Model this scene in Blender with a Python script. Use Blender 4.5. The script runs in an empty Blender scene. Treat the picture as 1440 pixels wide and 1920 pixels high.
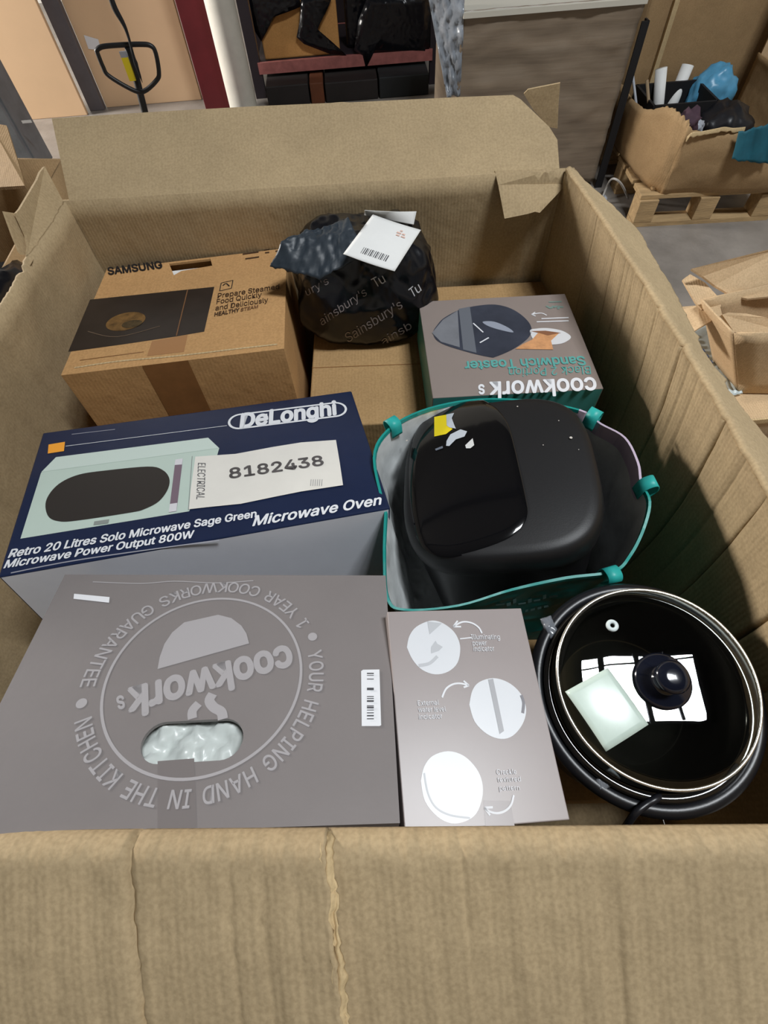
import bpy, bmesh, math, random
from mathutils import Vector, Matrix, noise
from mathutils.geometry import tessellate_polygon
from mathutils.bvhtree import BVHTree
random.seed(7)
SC = bpy.context.scene
COL = SC.collection
R_ = math.radians

# ------------------------------------------------------------------ camera
FPX = 950.0
CAMZ = 1.45
RW = [(0.9964832596, -0.0719271986, -0.0429836173),
      (-0.0837828491, -0.8476722029, -0.5238628357),
      (0.0012439687, 0.5256218360, -0.8507174255)]     # world axes seen by the lens (right, down, forward)
cd = bpy.data.cameras.new('camera')
cd.sensor_fit = 'VERTICAL'; cd.sensor_height = 36.0; cd.lens = FPX / 1920.0 * 36.0
cd.clip_start = 0.01; cd.clip_end = 100
cam = bpy.data.objects.new('camera', cd); COL.objects.link(cam)
ex, ey, ez = [Vector(r) for r in RW]
cam.matrix_world = Matrix(((ex.x, -ey.x, -ez.x, 0), (ex.y, -ey.y, -ez.y, 0), (ex.z, -ey.z, -ez.z, CAMZ), (0, 0, 0, 1)))
SC.camera = cam
CAM = Vector((0, 0, CAMZ))

# ------------------------------------------------------------------ world, lights, exposure
vs = SC.view_settings
vs.view_transform = 'Standard'; vs.look = 'None'; vs.gamma = 1.0; vs.use_curve_mapping = False
vs.exposure = 0.2
wd = bpy.data.worlds.new('world'); SC.world = wd; wd.use_nodes = True
wd.node_tree.nodes['Background'].inputs[0].default_value = (0.85, 0.93, 1.0, 1)
wd.node_tree.nodes['Background'].inputs[1].default_value = 0.5

def area(name, loc, rot, sx, sy, power, col):
    l = bpy.data.lights.new(name, 'AREA'); l.shape = 'RECTANGLE'; l.size = sx; l.size_y = sy
    l.energy = power; l.color = col
    o = bpy.data.objects.new(name, l); COL.objects.link(o); o.location = loc; o.rotation_euler = rot
    return o
COOL = (0.93, 0.97, 1.0); WARM = (1.0, 0.95, 0.89)
area('rooflight_offscreen', (1.55, 0.16, 4.93), (0, 0, R_(-4)), 1.25, 0.62, 215, COOL)
area('window_left_offscreen', (-5.36, 3.8, 1.78), (0, R_(-90), 0), 0.7, 0.9, 430, WARM)

# ------------------------------------------------------------------ helpers: rays
def ray(px, py):
    a, b, c = px - 720.0, py - 960.0, FPX
    return ex * a + ey * b + ez * c
def atZ(px, py, z):
    d = ray(px, py); return CAM + d * ((z - CAMZ) / d.z)
def atY(px, py, y):
    d = ray(px, py); return CAM + d * (y / d.y)
def atX(px, py, x):
    d = ray(px, py); return CAM + d * (x / d.x)
def atP(px, py, p, n):
    d = ray(px, py); return CAM + d * ((p - CAM).dot(n) / d.dot(n))

# ------------------------------------------------------------------ helpers: materials
def lin(c):
    return tuple((v / 12.92 if v <= 0.04045 else ((v + 0.055) / 1.055) ** 2.4) for v in [x / 255.0 for x in c])
MATS = {}
def mat(name, rgb, rough=0.6, metal=0.0, spec=0.5, var=0.0, vscale=8.0, bump=0.0, bscale=60.0, coat=0.0,
        stretch=(1, 1, 1), trans=0.0, alpha=1.0, ior=1.45, emit=0.0, rvar=0.0):
    if name in MATS: return MATS[name]
    m = bpy.data.materials.new(name); m.use_nodes = True
    nt = m.node_tree; b = nt.nodes['Principled BSDF']; L = nt.links
    c = lin(rgb)
    b.inputs['Base Color'].default_value = (*c, 1)
    b.inputs['Roughness'].default_value = rough; b.inputs['Metallic'].default_value = metal
    b.inputs['Specular IOR Level'].default_value = spec; b.inputs['Coat Weight'].default_value = coat
    b.inputs['Coat Roughness'].default_value = 0.12
    b.inputs['Transmission Weight'].default_value = trans; b.inputs['Alpha'].default_value = alpha
    b.inputs['IOR'].default_value = ior
    if emit:
        b.inputs['Emission Color'].default_value = (*c, 1); b.inputs['Emission Strength'].default_value = emit
    if var or bump or rvar:
        tc = nt.nodes.new('ShaderNodeTexCoord'); mp = nt.nodes.new('ShaderNodeMapping')
        mp.inputs['Scale'].default_value = stretch
        L.new(tc.outputs['Object'], mp.inputs['Vector'])
    if var or rvar:
        n = nt.nodes.new('ShaderNodeTexNoise'); n.inputs['Scale'].default_value = vscale
        n.inputs['Detail'].default_value = 6; n.inputs['Roughness'].default_value = 0.65
        L.new(mp.outputs['Vector'], n.inputs['Vector'])
    if var:
        r = nt.nodes.new('ShaderNodeValToRGB')
        r.color_ramp.elements[0].position = 0.3; r.color_ramp.elements[1].position = 0.7
        r.color_ramp.elements[0].color = (*[x * (1 - var) for x in c], 1)
        r.color_ramp.elements[1].color = (*[min(1, x * (1 + var)) for x in c], 1)
        L.new(n.outputs['Fac'], r.inputs['Fac']); L.new(r.outputs['Color'], b.inputs['Base Color'])
    if rvar:
        mr = nt.nodes.new('ShaderNodeMapRange')
        mr.inputs['To Min'].default_value = max(0, rough - rvar); mr.inputs['To Max'].default_value = rough + rvar
        L.new(n.outputs['Fac'], mr.inputs['Value']); L.new(mr.outputs['Result'], b.inputs['Roughness'])
    if bump:
        n2 = nt.nodes.new('ShaderNodeTexNoise'); n2.inputs['Scale'].default_value = bscale
        n2.inputs['Detail'].default_value = 5
        L.new(mp.outputs['Vector'], n2.inputs['Vector'])
        bp = nt.nodes.new('ShaderNodeBump'); bp.inputs['Strength'].default_value = bump; bp.inputs['Distance'].default_value = 0.01
        L.new(n2.outputs['Fac'], bp.inputs['Height']); L.new(bp.outputs['Normal'], b.inputs['Normal'])
    MATS[name] = m
    return m

def card(name, rgb, axis='X', flute=0.10, var=0.10):
    """kraft board: mottled fibre colour, fine grain, faint flutes running across one axis"""
    if name in MATS: return MATS[name]
    m = mat(name, rgb, rough=0.82, spec=0.22, var=var, vscale=5.0)
    nt = m.node_tree; L = nt.links; b = nt.nodes['Principled BSDF']
    tc = [n for n in nt.nodes if n.type == 'TEX_COORD'][0]
    ramp = [n for n in nt.nodes if n.type == 'VALTORGB'][0]
    f = nt.nodes.new('ShaderNodeTexNoise'); f.inputs['Scale'].default_value = 220; f.inputs['Detail'].default_value = 4
    L.new(tc.outputs['Object'], f.inputs['Vector'])
    mx = nt.nodes.new('ShaderNodeMix'); mx.data_type = 'RGBA'; mx.blend_type = 'MULTIPLY'; mx.inputs['Factor'].default_value = 0.45
    gr = nt.nodes.new('ShaderNodeValToRGB'); gr.color_ramp.elements[0].position = 0.35; gr.color_ramp.elements[1].position = 0.62
    gr.color_ramp.elements[0].color = (0.72, 0.70, 0.66, 1); gr.color_ramp.elements[1].color = (1.08, 1.08, 1.08, 1)
    L.new(f.outputs['Fac'], gr.inputs['Fac'])
    L.new(ramp.outputs['Color'], mx.inputs[6]); L.new(gr.outputs['Color'], mx.inputs[7])
    L.new(mx.outputs[2], b.inputs['Base Color'])
    w = nt.nodes.new('ShaderNodeTexWave'); w.bands_direction = axis; w.inputs['Scale'].default_value = 42
    w.inputs['Distortion'].default_value = 1.2; w.inputs['Detail'].default_value = 2; w.inputs['Detail Scale'].default_value = 0.4
    L.new(tc.outputs['Object'], w.inputs['Vector'])
    g2 = nt.nodes.new('ShaderNodeTexNoise'); g2.inputs['Scale'].default_value = 26; g2.inputs['Detail'].default_value = 6
    L.new(tc.outputs['Object'], g2.inputs['Vector'])
    ad = nt.nodes.new('ShaderNodeMath'); ad.operation = 'MULTIPLY_ADD'; ad.inputs[1].default_value = flute
    L.new(w.outputs['Fac'], ad.inputs[0]); L.new(g2.outputs['Fac'], ad.inputs[2])
    bp = nt.nodes.new('ShaderNodeBump'); bp.inputs['Strength'].default_value = 0.28; bp.inputs['Distance'].default_value = 0.008
    L.new(ad.outputs['Value'], bp.inputs['Height']); L.new(bp.outputs['Normal'], b.inputs['Normal'])
    return m

def wrap(name, rgb, rough=0.25, bump=0.5, scale=22, stretch=(1, 1, 1), var=0.0, spec=0.5):
    """creased plastic film: ridged noise relief"""
    if name in MATS: return MATS[name]
    m = mat(name, rgb, rough=rough, spec=spec, var=var, vscale=9)
    nt = m.node_tree; L = nt.links; b = nt.nodes['Principled BSDF']
    tc = nt.nodes.new('ShaderNodeTexCoord'); mp = nt.nodes.new('ShaderNodeMapping'); mp.inputs['Scale'].default_value = stretch
    L.new(tc.outputs['Object'], mp.inputs['Vector'])
    n = nt.nodes.new('ShaderNodeTexNoise'); n.noise_type = 'RIDGED_MULTIFRACTAL'
    n.inputs['Scale'].default_value = scale; n.inputs['Detail'].default_value = 4
    L.new(mp.outputs['Vector'], n.inputs['Vector'])
    bp = nt.nodes.new('ShaderNodeBump'); bp.inputs['Strength'].default_value = bump; bp.inputs['Distance'].default_value = 0.01
    L.new(n.outputs['Fac'], bp.inputs['Height']); L.new(bp.outputs['Normal'], b.inputs['Normal'])
    return m

def glass_mat(name, rgb):
    """thin pane: clear straight through, mirror by Fresnel"""
    m = bpy.data.materials.new(name); m.use_nodes = True; nt = m.node_tree; nt.nodes.clear(); L = nt.links
    o = nt.nodes.new('ShaderNodeOutputMaterial'); mx = nt.nodes.new('ShaderNodeMixShader'); t = nt.nodes.new('ShaderNodeBsdfTransparent')
    g = nt.nodes.new('ShaderNodeBsdfGlossy'); f = nt.nodes.new('ShaderNodeFresnel'); f.inputs['IOR'].default_value = 1.75
    t.inputs['Color'].default_value = (*lin(rgb), 1); g.inputs['Roughness'].default_value = 0.01
    L.new(f.outputs[0], mx.inputs[0]); L.new(t.outputs[0], mx.inputs[1]); L.new(g.outputs[0], mx.inputs[2]); L.new(mx.outputs[0], o.inputs['Surface'])
    MATS[name] = m; return m
KRAFT = (173, 152, 119)
M_bigX = card('kraft_board_x', KRAFT, 'X'); M_bigY = card('kraft_board_y', KRAFT, 'Y')
M_edge = card('kraft_torn_edge', (196, 172, 132), 'X', 0.3)
M_plain = card('kraft_plain_carton', (170, 138, 96), 'X')
M_sams = card('kraft_printed_carton', (190, 148, 100), 'X', 0.05)
M_tan = card('kraft_far_carton', (164, 136, 100), 'X')
M_tan2 = card('kraft_pale_carton', (200, 172, 136), 'X')
M_print_dark = mat('print_dark', (34, 30, 30), 0.45)
M_white = mat('print_white', (225, 226, 230), 0.5)
M_black = mat('black_print', (28, 26, 28), 0.6)
M_paper = mat('paper_white', (228, 228, 226), 0.6, var=0.03, vscale=14)
M_tape = mat('brown_tape', (138, 96, 58), 0.25, var=0.12, vscale=30)
M_clear = mat('clear_tape', (172, 160, 152), 0.18, alpha=0.35)
M_blackplastic = mat('black_plastic', (16, 16, 19), 0.35, bump=0.05, bscale=300)
M_blackfilm = wrap('black_film', (13, 14, 19), 0.26, 0.75, 26)
M_wood = mat('pallet_wood', (176, 148, 108), 0.8, var=0.22, vscale=9, bump=0.25, bscale=40, stretch=(1, 6, 6))

# ------------------------------------------------------------------ helpers: objects
WM = {}
def root(name, label, cat, loc, Q=None, group=None):
    o = bpy.data.objects.new(name, None); COL.objects.link(o); o.empty_display_size = 0.05
    m = Matrix.Translation(Vector(loc)) @ (Q.to_4x4() if Q else Matrix.Identity(4))
    o.matrix_world = m; WM[o.name] = m
    o['label'] = label; o['category'] = cat
    if group: o['group'] = group
    return o
def tag(o, label, cat, group=None, kind=None):
    o['label'] = label; o['category'] = cat
    if group: o['group'] = group
    if kind: o['kind'] = kind
    return o
def mobj(name, verts, faces, m, parent=None, world=True, smooth=False, origin=None):
    """one mesh object; vertices are given in world space and stored in the frame of the thing"""
    me = bpy.data.meshes.new(name)
    W = WM[parent.name] if parent else Matrix.Translation(Vector(origin) if origin else Vector((0, 0, 0)))
    if world:
        inv = W.inverted(); vv = [inv @ Vector(v) for v in verts]
    else: vv = [Vector(v) for v in verts]
    me.from_pydata([tuple(v) for v in vv], [], faces); me.update()
    bm = bmesh.new(); bm.from_mesh(me); bmesh.ops.recalc_face_normals(bm, faces=bm.faces); bm.to_mesh(me); bm.free()
    for mm in (m if isinstance(m, (list, tuple)) else [m]): me.materials.append(mm)
    if smooth: me.shade_smooth()
    o = bpy.data.objects.new(name, me); COL.objects.link(o)
    if parent: o.parent = parent
    else: o.matrix_world = W
    WM[o.name] = W
    return o
def bevel(o, w, seg=2):
    md = o.modifiers.new('bevel', 'BEVEL'); md.width = w; md.segments = seg; md.limit_method = 'ANGLE'; return o
def solid(o, t, off=-1):
    md = o.modifiers.new('thickness', 'SOLIDIFY'); md.thickness = t; md.offset = off; return o
def boxgeo(c, s):
    x, y, z = c; a, b, d = s[0] / 2, s[1] / 2, s[2] / 2
    v = [(x + i * a, y + j * b, z + k * d) for k in (-1, 1) for j in (-1, 1) for i in (-1, 1)]
    f = [(0, 2, 3, 1), (4, 5, 7, 6), (0, 1, 5, 4), (2, 6, 7, 3), (0, 4, 6, 2), (1, 3, 7, 5)]
    return v, f
def box(name, c, s, m, parent=None, world=False, bev=0.0, origin=None):
    v, f = boxgeo(c, s)
    o = mobj(name, v, f, m, parent, world=world if parent else True, origin=origin)
    if bev: bevel(o, bev)
    return o
def sheet(name, fn, nu, nv, m, parent=None, th=0.006, smooth=True, origin=None):
    v = [fn(i / nu, j / nv) for j in range(nv + 1) for i in range(nu + 1)]
    f = [(j * (nu + 1) + i, j * (nu + 1) + i + 1, (j + 1) * (nu + 1) + i + 1, (j + 1) * (nu + 1) + i) for j in range(nv) for i in range(nu)]
    o = mobj(name, v, f, m, parent, smooth=smooth, origin=origin)
    if th: solid(o, th, 0)
    return o
def slab(name, pts, dirv, m, parent=None, origin=None):
    """outline with a real thickness along dirv"""
    n = len(pts); v = [Vector(p) for p in pts] + [Vector(p) + dirv for p in pts]
    tri = tessellate_polygon([[Vector(p) for p in pts]])
    f = [tuple(t) for t in tri] + [tuple(i + n for i in reversed(t)) for t in tri] + [(i, (i + 1) % n, (i + 1) % n + n, i + n) for i in range(n)]
    return mobj(name, v, f, m, parent, origin=origin)
def lathe(name, prof, c, m, parent=None, n=64, Q=None, smooth=True, origin=None):
    Q = Q or Matrix.Identity(3)
    v = []; f = []
    for r, z in prof:
        for k in range(n):
            a = 2 * math.pi * k / n; v.append(Vector(c) + Q @ Vector((r * math.cos(a), r * math.sin(a), z)))
    for j in range(len(prof) - 1):
        for k in range(n):
            k2 = (k + 1) % n; f.append((j * n + k, j * n + k2, (j + 1) * n + k2, (j + 1) * n + k))
    if prof[0][0] > 1e-5: pass
    o = mobj(name, v, f, m, parent, smooth=smooth, origin=origin)
    return o
def tube(name, pts, r, m, parent=None, n=8, closed=False, smooth=True, origin=None):
    P = [Vector(p) for p in pts]; v = []; f = []; N = len(P)
    rr = r if isinstance(r, (list, tuple)) else [r] * N
    up = None
    for i, p in enumerate(P):
        a = P[(i + 1) % N] if (closed or i < N - 1) else p
        b = P[i - 1] if (closed or i > 0) else p
        t = (a - b).normalized()
        if up is None: up = t.orthogonal().normalized()
        up = (up - t * up.dot(t)).normalized(); s = t.cross(up)
        for k in range(n):
            an = 2 * math.pi * k / n; v.append(p + (up * math.cos(an) + s * math.sin(an)) * rr[i])
    for i in range(N if closed else N - 1):
        for k in range(n):
            k2 = (k + 1) % n; i2 = (i + 1) % N
            f.append((i * n + k, i * n + k2, i2 * n + k2, i2 * n + k))
    if not closed:
        f.append(tuple(range(n - 1, -1, -1))); f.append(tuple((N - 1) * n + k for k in range(n)))
    return mobj(name, v, f, m, parent, smooth=smooth, origin=origin)
def smoothpath(pts, n=8):
    P = [Vector(p) for p in pts]; out = []
    for i in range(len(P) - 1):
        p0 = P[max(i - 1, 0)]; p1 = P[i]; p2 = P[i + 1]; p3 = P[min(i + 2, len(P) - 1)]
        for k in range(n):
            t = k / n
            out.append(0.5 * ((2 * p1) + (p2 - p0) * t + (2 * p0 - 5 * p1 + 4 * p2 - p3) * t * t + (3 * p1 - p0 - 3 * p2 + p3) * t ** 3))
    out.append(P[-1]); return out
def lerp(a, b, t): return a + (b - a) * t
def fbm(p, s=1.0, o=4): return noise.fractal(Vector(p) * s, 0.6, 2.0, o)

# ------------------------------------------------------------------ helpers: flat print on a face
class Face:
    """top plane of a thing: local frame of the thing, plane at height h"""
    def __init__(s, rt, h):
        s.rt = rt; s.W = WM[rt.name]; s.inv = s.W.inverted(); s.h = h
        s.p = s.W @ Vector((0, 0, h)); s.n = (s.W.to_3x3() @ Vector((0, 0, 1))).normalized()
    def loc(s, q):
        l = s.inv @ atP(q[0], q[1], s.p, s.n); return Vector((l.x, l.y))
LAY = 0.0004
def ppoly(F, name, px, m, lay=1, parent=None, local=False, holes=()):
    P = [Vector(q) if local else F.loc(q) for q in px]
    loops = [[Vector((p.x, p.y, 0)) for p in P]] + [[Vector((h.x, h.y, 0)) for h in H] for H in holes]
    tri = tessellate_polygon(loops); allp = [p for lp in loops for p in lp]
    z = F.h + lay * LAY
    return mobj(name, [(p.x, p.y, z) for p in allp], [tuple(t) for t in tri], m, parent or F.rt, world=False)
def circ_pts(c, r, n=40, ry=None, rot=0.0):
    ry = ry or r; out = []
    for k in range(n):
        a = 2 * math.pi * k / n; x, y = r * math.cos(a), ry * math.sin(a)
        out.append(Vector((c[0] + x * math.cos(rot) - y * math.sin(rot), c[1] + x * math.sin(rot) + y * math.cos(rot))))
    return out
def stadium(a, b, r, n=14):
    t = (b - a).normalized(); ang = math.atan2(t.y, t.x); out = []
    for k in range(n + 1):
        q = ang - math.pi / 2 + math.pi * k / n; out.append(b + Vector((math.cos(q), math.sin(q))) * r)
    for k in range(n + 1):
        q = ang + math.pi / 2 + math.pi * k / n; out.append(a + Vector((math.cos(q), math.sin(q))) * r)
    return out
def pstroke(F, name, px, w, m, lay=2, local=False, parent=None):
    P = [Vector(q) if local else F.loc(q) for q in px]
    P3 = smoothpath([Vector((p.x, p.y, 0)) for p in P], 5) if len(P) > 2 else [Vector((p.x, p.y, 0)) for p in P]
    v = []; z = F.h + lay * LAY
    for i, p in enumerate(P3):
        t = (P3[min(i + 1, len(P3) - 1)] - P3[max(i - 1, 0)]).normalized(); s = Vector((-t.y, t.x, 0)) * w / 2
        v += [(p.x + s.x, p.y + s.y, z), (p.x - s.x, p.y - s.y, z)]
    f = [(2 * i, 2 * i + 1, 2 * i + 3, 2 * i + 2) for i in range(len(P3) - 1)]
    return mobj(name, v, f, m, parent or F.rt, world=False)
def rnd(L, n=5):
    P = [Vector((x, y, 0)) for x, y in L]; N = len(P); out = []
    for i in range(N):
        p0, p1, p2, p3 = P[i - 1], P[i], P[(i + 1) % N], P[(i + 2) % N]
        for k in range(n):
            t = k / n; q = 0.5 * ((2 * p1) + (p2 - p0) * t + (2 * p0 - 5 * p1 + 4 * p2 - p3) * t * t + (3 * p1 - p0 - 3 * p2 + p3) * t ** 3)
            out.append((q.x, q.y))
    return out
_glyph = {}
try:
    FONT = bpy.data.fonts.load(bpy.utils.system_resource('DATAFILES', path='fonts') + '/Inter.woff2')   # the face Blender itself ships with
except Exception:
    FONT = None
def glyphs(body, bold=0.0):
    """vertices and faces of set text, baseline at y=0, with its width and capital height"""
    key = (body, bold)
    if key not in _glyph:
        c = bpy.data.curves.new('t', 'FONT'); c.body = body; c.resolution_u = 3
        if FONT: c.font = FONT
        o = bpy.data.objects.new('t', c); COL.objects.link(o)
        dg = bpy.context.evaluated_depsgraph_get()
        me = bpy.data.meshes.new_from_object(o.evaluated_get(dg))
        V = [v.co.copy() for v in me.vertices]; Fc = [tuple(p.vertices) for p in me.polygons]
        bpy.data.objects.remove(o); bpy.data.curves.remove(c); bpy.data.meshes.remove(me)
        if bold:        # heavier weight: the same outline laid down again a hair to each side
            n = len(V); V0, F0 = list(V), list(Fc)
            for k in range(8):
                a = k * math.pi / 4; dv = Vector((math.cos(a), math.sin(a), 0)) * bold
                V += [v + dv + Vector((0, 0, k + 1)) for v in V0]; Fc += [tuple(i + n * (k + 1) for i in f) for f in F0]
        x0 = min(v.x for v in V); x1 = max(v.x for v in V)
        V = [Vector((v.x - x0, v.y, v.z * 0.00003)) for v in V]
        _glyph[key] = (V, Fc, x1 - x0)
    return _glyph[key]
CAPH = max(v.y for v in glyphs('H')[0])
def ptext(F, name, body, A, B, C, m, bold=0.0, lay=3, local=False, parent=None):
    """text whose baseline runs A to B and whose capitals rise from A to C"""
    V, Fc, W = glyphs(body, bold)
    a, b, c = [Vector(q) if local else F.loc(q) for q in (A, B, C)]
    ux = (b - a) / W; uy = (c - a) / CAPH; z = F.h + lay * LAY
    return mobj(name, [((a + ux * v.x + uy * v.y).x, (a + ux * v.x + uy * v.y).y, z + v.z) for v in V], Fc, m, parent or F.rt, world=False)

def carton(name, label, c, euler, dims, mats, cat='carton', top_hole=None, bev=0.004, group=None):
    """closed carton; c is the centre of its top face, euler = (yaw, tilt x, tilt y) in degrees; materials top, sides"""
    Q = Matrix.Rotation(R_(euler[0]), 3, 'Z') @ Matrix.Rotation(R_(euler[1]), 3, 'X') @ Matrix.Rotation(R_(euler[2]), 3, 'Y')
    w, d, h = dims
    rt = root(name, label, cat, Vector(c) - Q @ Vector((0, 0, h)), Q, group)
    v, f = boxgeo((0, 0, h / 2), dims)
    if top_hole: f = [q for i, q in enumerate(f) if i != 1]
    o = mobj('body', v, f, mats, rt, world=False)
    for p in o.data.polygons:
        n = p.normal; k = 0
        if len(mats) > 1: k = 0 if n.z > 0.5 else 1
        if len(mats) > 2 and n.y < -0.5: k = 2
        p.material_index = k
    bevel(o, bev, 3).modifiers['bevel'].material = 0
    F = Face(rt, h)
    return rt, F, Q

# ================================================================== THE HALL
M_floor = mat('worn_concrete', (132, 126, 120), 0.42, var=0.28, vscale=3.2, bump=0.12, bscale=60, rvar=0.12)
M_wall = mat('hall_wall_paint', (200, 198, 192), 0.8, var=0.08)
M_ceil = mat('dark_ceiling', (58, 56, 54), 0.8, var=0.12)
M_steel = mat('ceiling_steel', (40, 40, 44), 0.6)
def struct(o): o['kind'] = 'structure'; return o
X0, X1, Y0, Y1, ZC = -5.5, 6.0, -5.0, 7.0, 5.0
struct(box('floor', ((X0 + X1) / 2, (Y0 + Y1) / 2, -0.05), (X1 - X0, Y1 - Y0, 0.1), M_floor))
struct(box('wall_left', (X0 - 0.06, (Y0 + Y1) / 2, ZC / 2), (0.12, Y1 - Y0, ZC), M_wall))
struct(box('wall_right', (X1 + 0.06, (Y0 + Y1) / 2, ZC / 2), (0.12, Y1 - Y0, ZC), M_wall))
struct(box('wall_back', ((X0 + X1) / 2, Y1 + 0.06, ZC / 2), (X1 - X0 + 0.24, 0.12, ZC), M_wall))
struct(box('wall_front', ((X0 + X1) / 2, Y0 - 0.06, ZC / 2), (X1 - X0 + 0.24, 0.12, ZC), M_wall))
struct(box('ceiling', ((X0 + X1) / 2, (Y0 + Y1) / 2, ZC + 0.06), (X1 - X0 + 0.24, Y1 - Y0 + 0.24, 0.12), M_ceil))
# rooflight bars under the opening above the carton: they show in the glass lid
sk = struct(mobj('window_1', *boxgeo((1.55, 0.16, 4.97), (1.33, 0.70, 0.05)), M_steel))
for k, (x, w) in enumerate(((1.24, 0.09), (1.62, 0.05), (1.92, 0.03))):
    b = mobj('glazing_bar', *boxgeo((x, 0.16, 4.90), (w, 0.66, 0.03)), M_steel, sk)
mobj('glazing_bar', *boxgeo((1.55, 0.40, 4.90), (1.26, 0.018, 0.03)), M_steel, sk)
for k, y in enumerate((-2.6, 1.7, 3.6)):
    struct(box('trim_%d' % (k + 1), ((X0 + X1) / 2, y, 4.86), (X1 - X0, 0.16, 0.24), M_steel))
struct(box('window_2', (-5.47, 3.8, 1.78), (0.05, 1.02, 0.82), M_steel))

# ================================================================== PALLETS
def pallet(name, label, x, y, z, L, D, blocks=3, yaw=0, group=None):
    rt = root(name, label, 'pallet', (x, y, z), Matrix.Rotation(R_(yaw), 3, 'Z'), group)
    nb = 5
    bd = mobj('deck_board', *boxgeo((0, 0, 0), (L, D / nb * 0.82, 0.02)), M_wood, rt, world=False); proto = bd.data
    bevel(bd, 0.002)
    for k in range(nb):
        o = bd
        if k: o = bd.copy(); COL.objects.link(o)
        o.location = (0, -D / 2 + D / nb * (k + 0.5), 0.133)
    bk = None
    for j in range(3):
        for i in range(blocks):
            if bk is None:
                o = bk = mobj('block', *boxgeo((0, 0, 0), (0.09, 0.09, 0.103)), M_wood, rt, world=False); bevel(o, 0.003)
            else: o = bk.copy(); COL.objects.link(o)
            o.location = (-L / 2 + 0.045 + (L - 0.09) * i / (blocks - 1), -D / 2 + 0.045 + (D - 0.09) * j / 2, 0.0715)
    for j in range(3):
        if j == 0:
            o = b0 = mobj('bottom_board', *boxgeo((0, 0, 0), (L, 0.09, 0.02)), M_wood, rt, world=False)
        else: o = b0.copy(); COL.objects.link(o)
        o.location = (0, -D / 2 + 0.045 + (D - 0.09) * j / 2, 0.01)
    return rt
PG = 'pallets under the big open carton'
pallet('wooden_pallet', 'wooden pallet on the floor below another pallet and the big carton', -0.09, 0.57, 0.0, 1.1, 1.2, group=PG)
pallet('wooden_pallet', 'wooden pallet directly beneath the big open carton', -0.09, 0.57, 0.143, 1.1, 1.2, group=PG)

# ================================================================== THE BIG OPEN CARTON
ZR, ZF = 0.89, 0.315
FL, FR = Vector((-0.66, 0.032, 0)), Vector((0.475, -0.042, 0))
BR, BL = Vector((0.452, 1.172, 0)), Vector((-0.638, 1.215, 0))
BIG = root('pallet_carton', 'big open brown corrugated carton holding boxed kitchen appliances', 'carton', (-0.09, 0.58, 0.286))
def crease(t, c, w, a): return a * math.exp(-((t - c) / w) ** 2)
def uR(y): return (1.172 - y) / 1.214
CR = [(uR(0.985), .002, .003), (uR(0.885), .0018, .006), (uR(0.838), .003, .003), (uR(0.80), .003, .003), (uR(0.76), .003, .002), (uR(0.698), .0018, .009),
      (uR(0.60), .0025, .016), (uR(0.565), .004, .003), (uR(0.535), .004, .003), (uR(0.447), .0025, .014), (uR(0.38), .004, .003), (uR(0.32), .003, .006), (uR(0.20), .003, .011), (uR(0.12), .004, .004)]
def right_wall(u, v):
    p = lerp(BR, FR, u); z = ZF + (ZR - ZF) * v
    bul = 0.022 * math.sin(math.pi * u) + 0.035 * math.sin(math.pi * v) * math.sin(math.pi * u)
    x = p.x + bul
    for c, w, a in CR: x += crease(u, c + 0.012 * (1 - v), w, a) * min(1, 0.25 + v) * (1 if v < .95 else 0.45)
    x += 0.0022 * fbm((u * 30, v * 1.5, 3)) * v
    return Vector((x + 0.004, p.y, z))
sheet('side_panel', right_wall, 620, 14, M_bigY, BIG, 0.007)
def left_wall(u, v):
    p = lerp(BL, FL, u); z = ZF + (ZR - ZF) * v
    bul = 0.022 * math.sin(math.pi * u) + 0.02 * math.sin(math.pi * v) * math.sin(math.pi * u)
    x = p.x - bul - 0.004
    for c, w, a in ((.18, .01, .006), (.36, .006, .008), (.45, .008, .005), (.6, .005, .007), (.8, .006, .006)):
        x -= crease(u, c - 0.10 * (1 - v), w, a)
    if v > 0.999: z -= 0.04 * max(0, noise.noise((u * 9, 2, 0))) * (u > 0.2) + 0.004 * abs(noise.noise((u * 70, 5, 0)))
    x += 0.004 * fbm((u * 8, v * 3, 9))
    return Vector((x, p.y, z))
sheet('side_panel', left_wall, 200, 14, M_bigY, BIG, 0.007)
def back_wall(u, v):
    p = lerp(BL, BR, -0.02 + 1.04 * u); z = ZF + (ZR - ZF) * v
    y = p.y + 0.004 + 0.008 * math.sin(math.pi * u) * math.sin(math.pi * v) + 0.003 * fbm((u * 6, v * 3, 1))
    for c, w, a in ((.93, .006, .006), (.96, .004, .004)): y -= crease(u, c, w, a)
    return Vector((p.x, y, z))
sheet('side_panel', back_wall, 120, 14, M_bigX, BIG, 0.007)
def front_wall(u, v):
    p = lerp(FL, FR, u); z = ZF + (ZR - ZF) * v
    y = p.y - 0.006 - 0.075 * math.sin(math.pi * min(1, (1 - v) * 1.1)) ** 0.8 * (1 if v < 1 else 0)
    return Vector((p.x, y, z - 0.004))
sheet('side_panel', front_wall, 60, 16, M_bigX, BIG, 0.007)
def bottom(u, v):
    p = lerp(lerp(FL, FR, u), lerp(BL, BR, u), v); return Vector((p.x, p.y, 0.302))
o = sheet('bottom_panel', bottom, 4, 4, M_bigX, BIG, 0.026)
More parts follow.
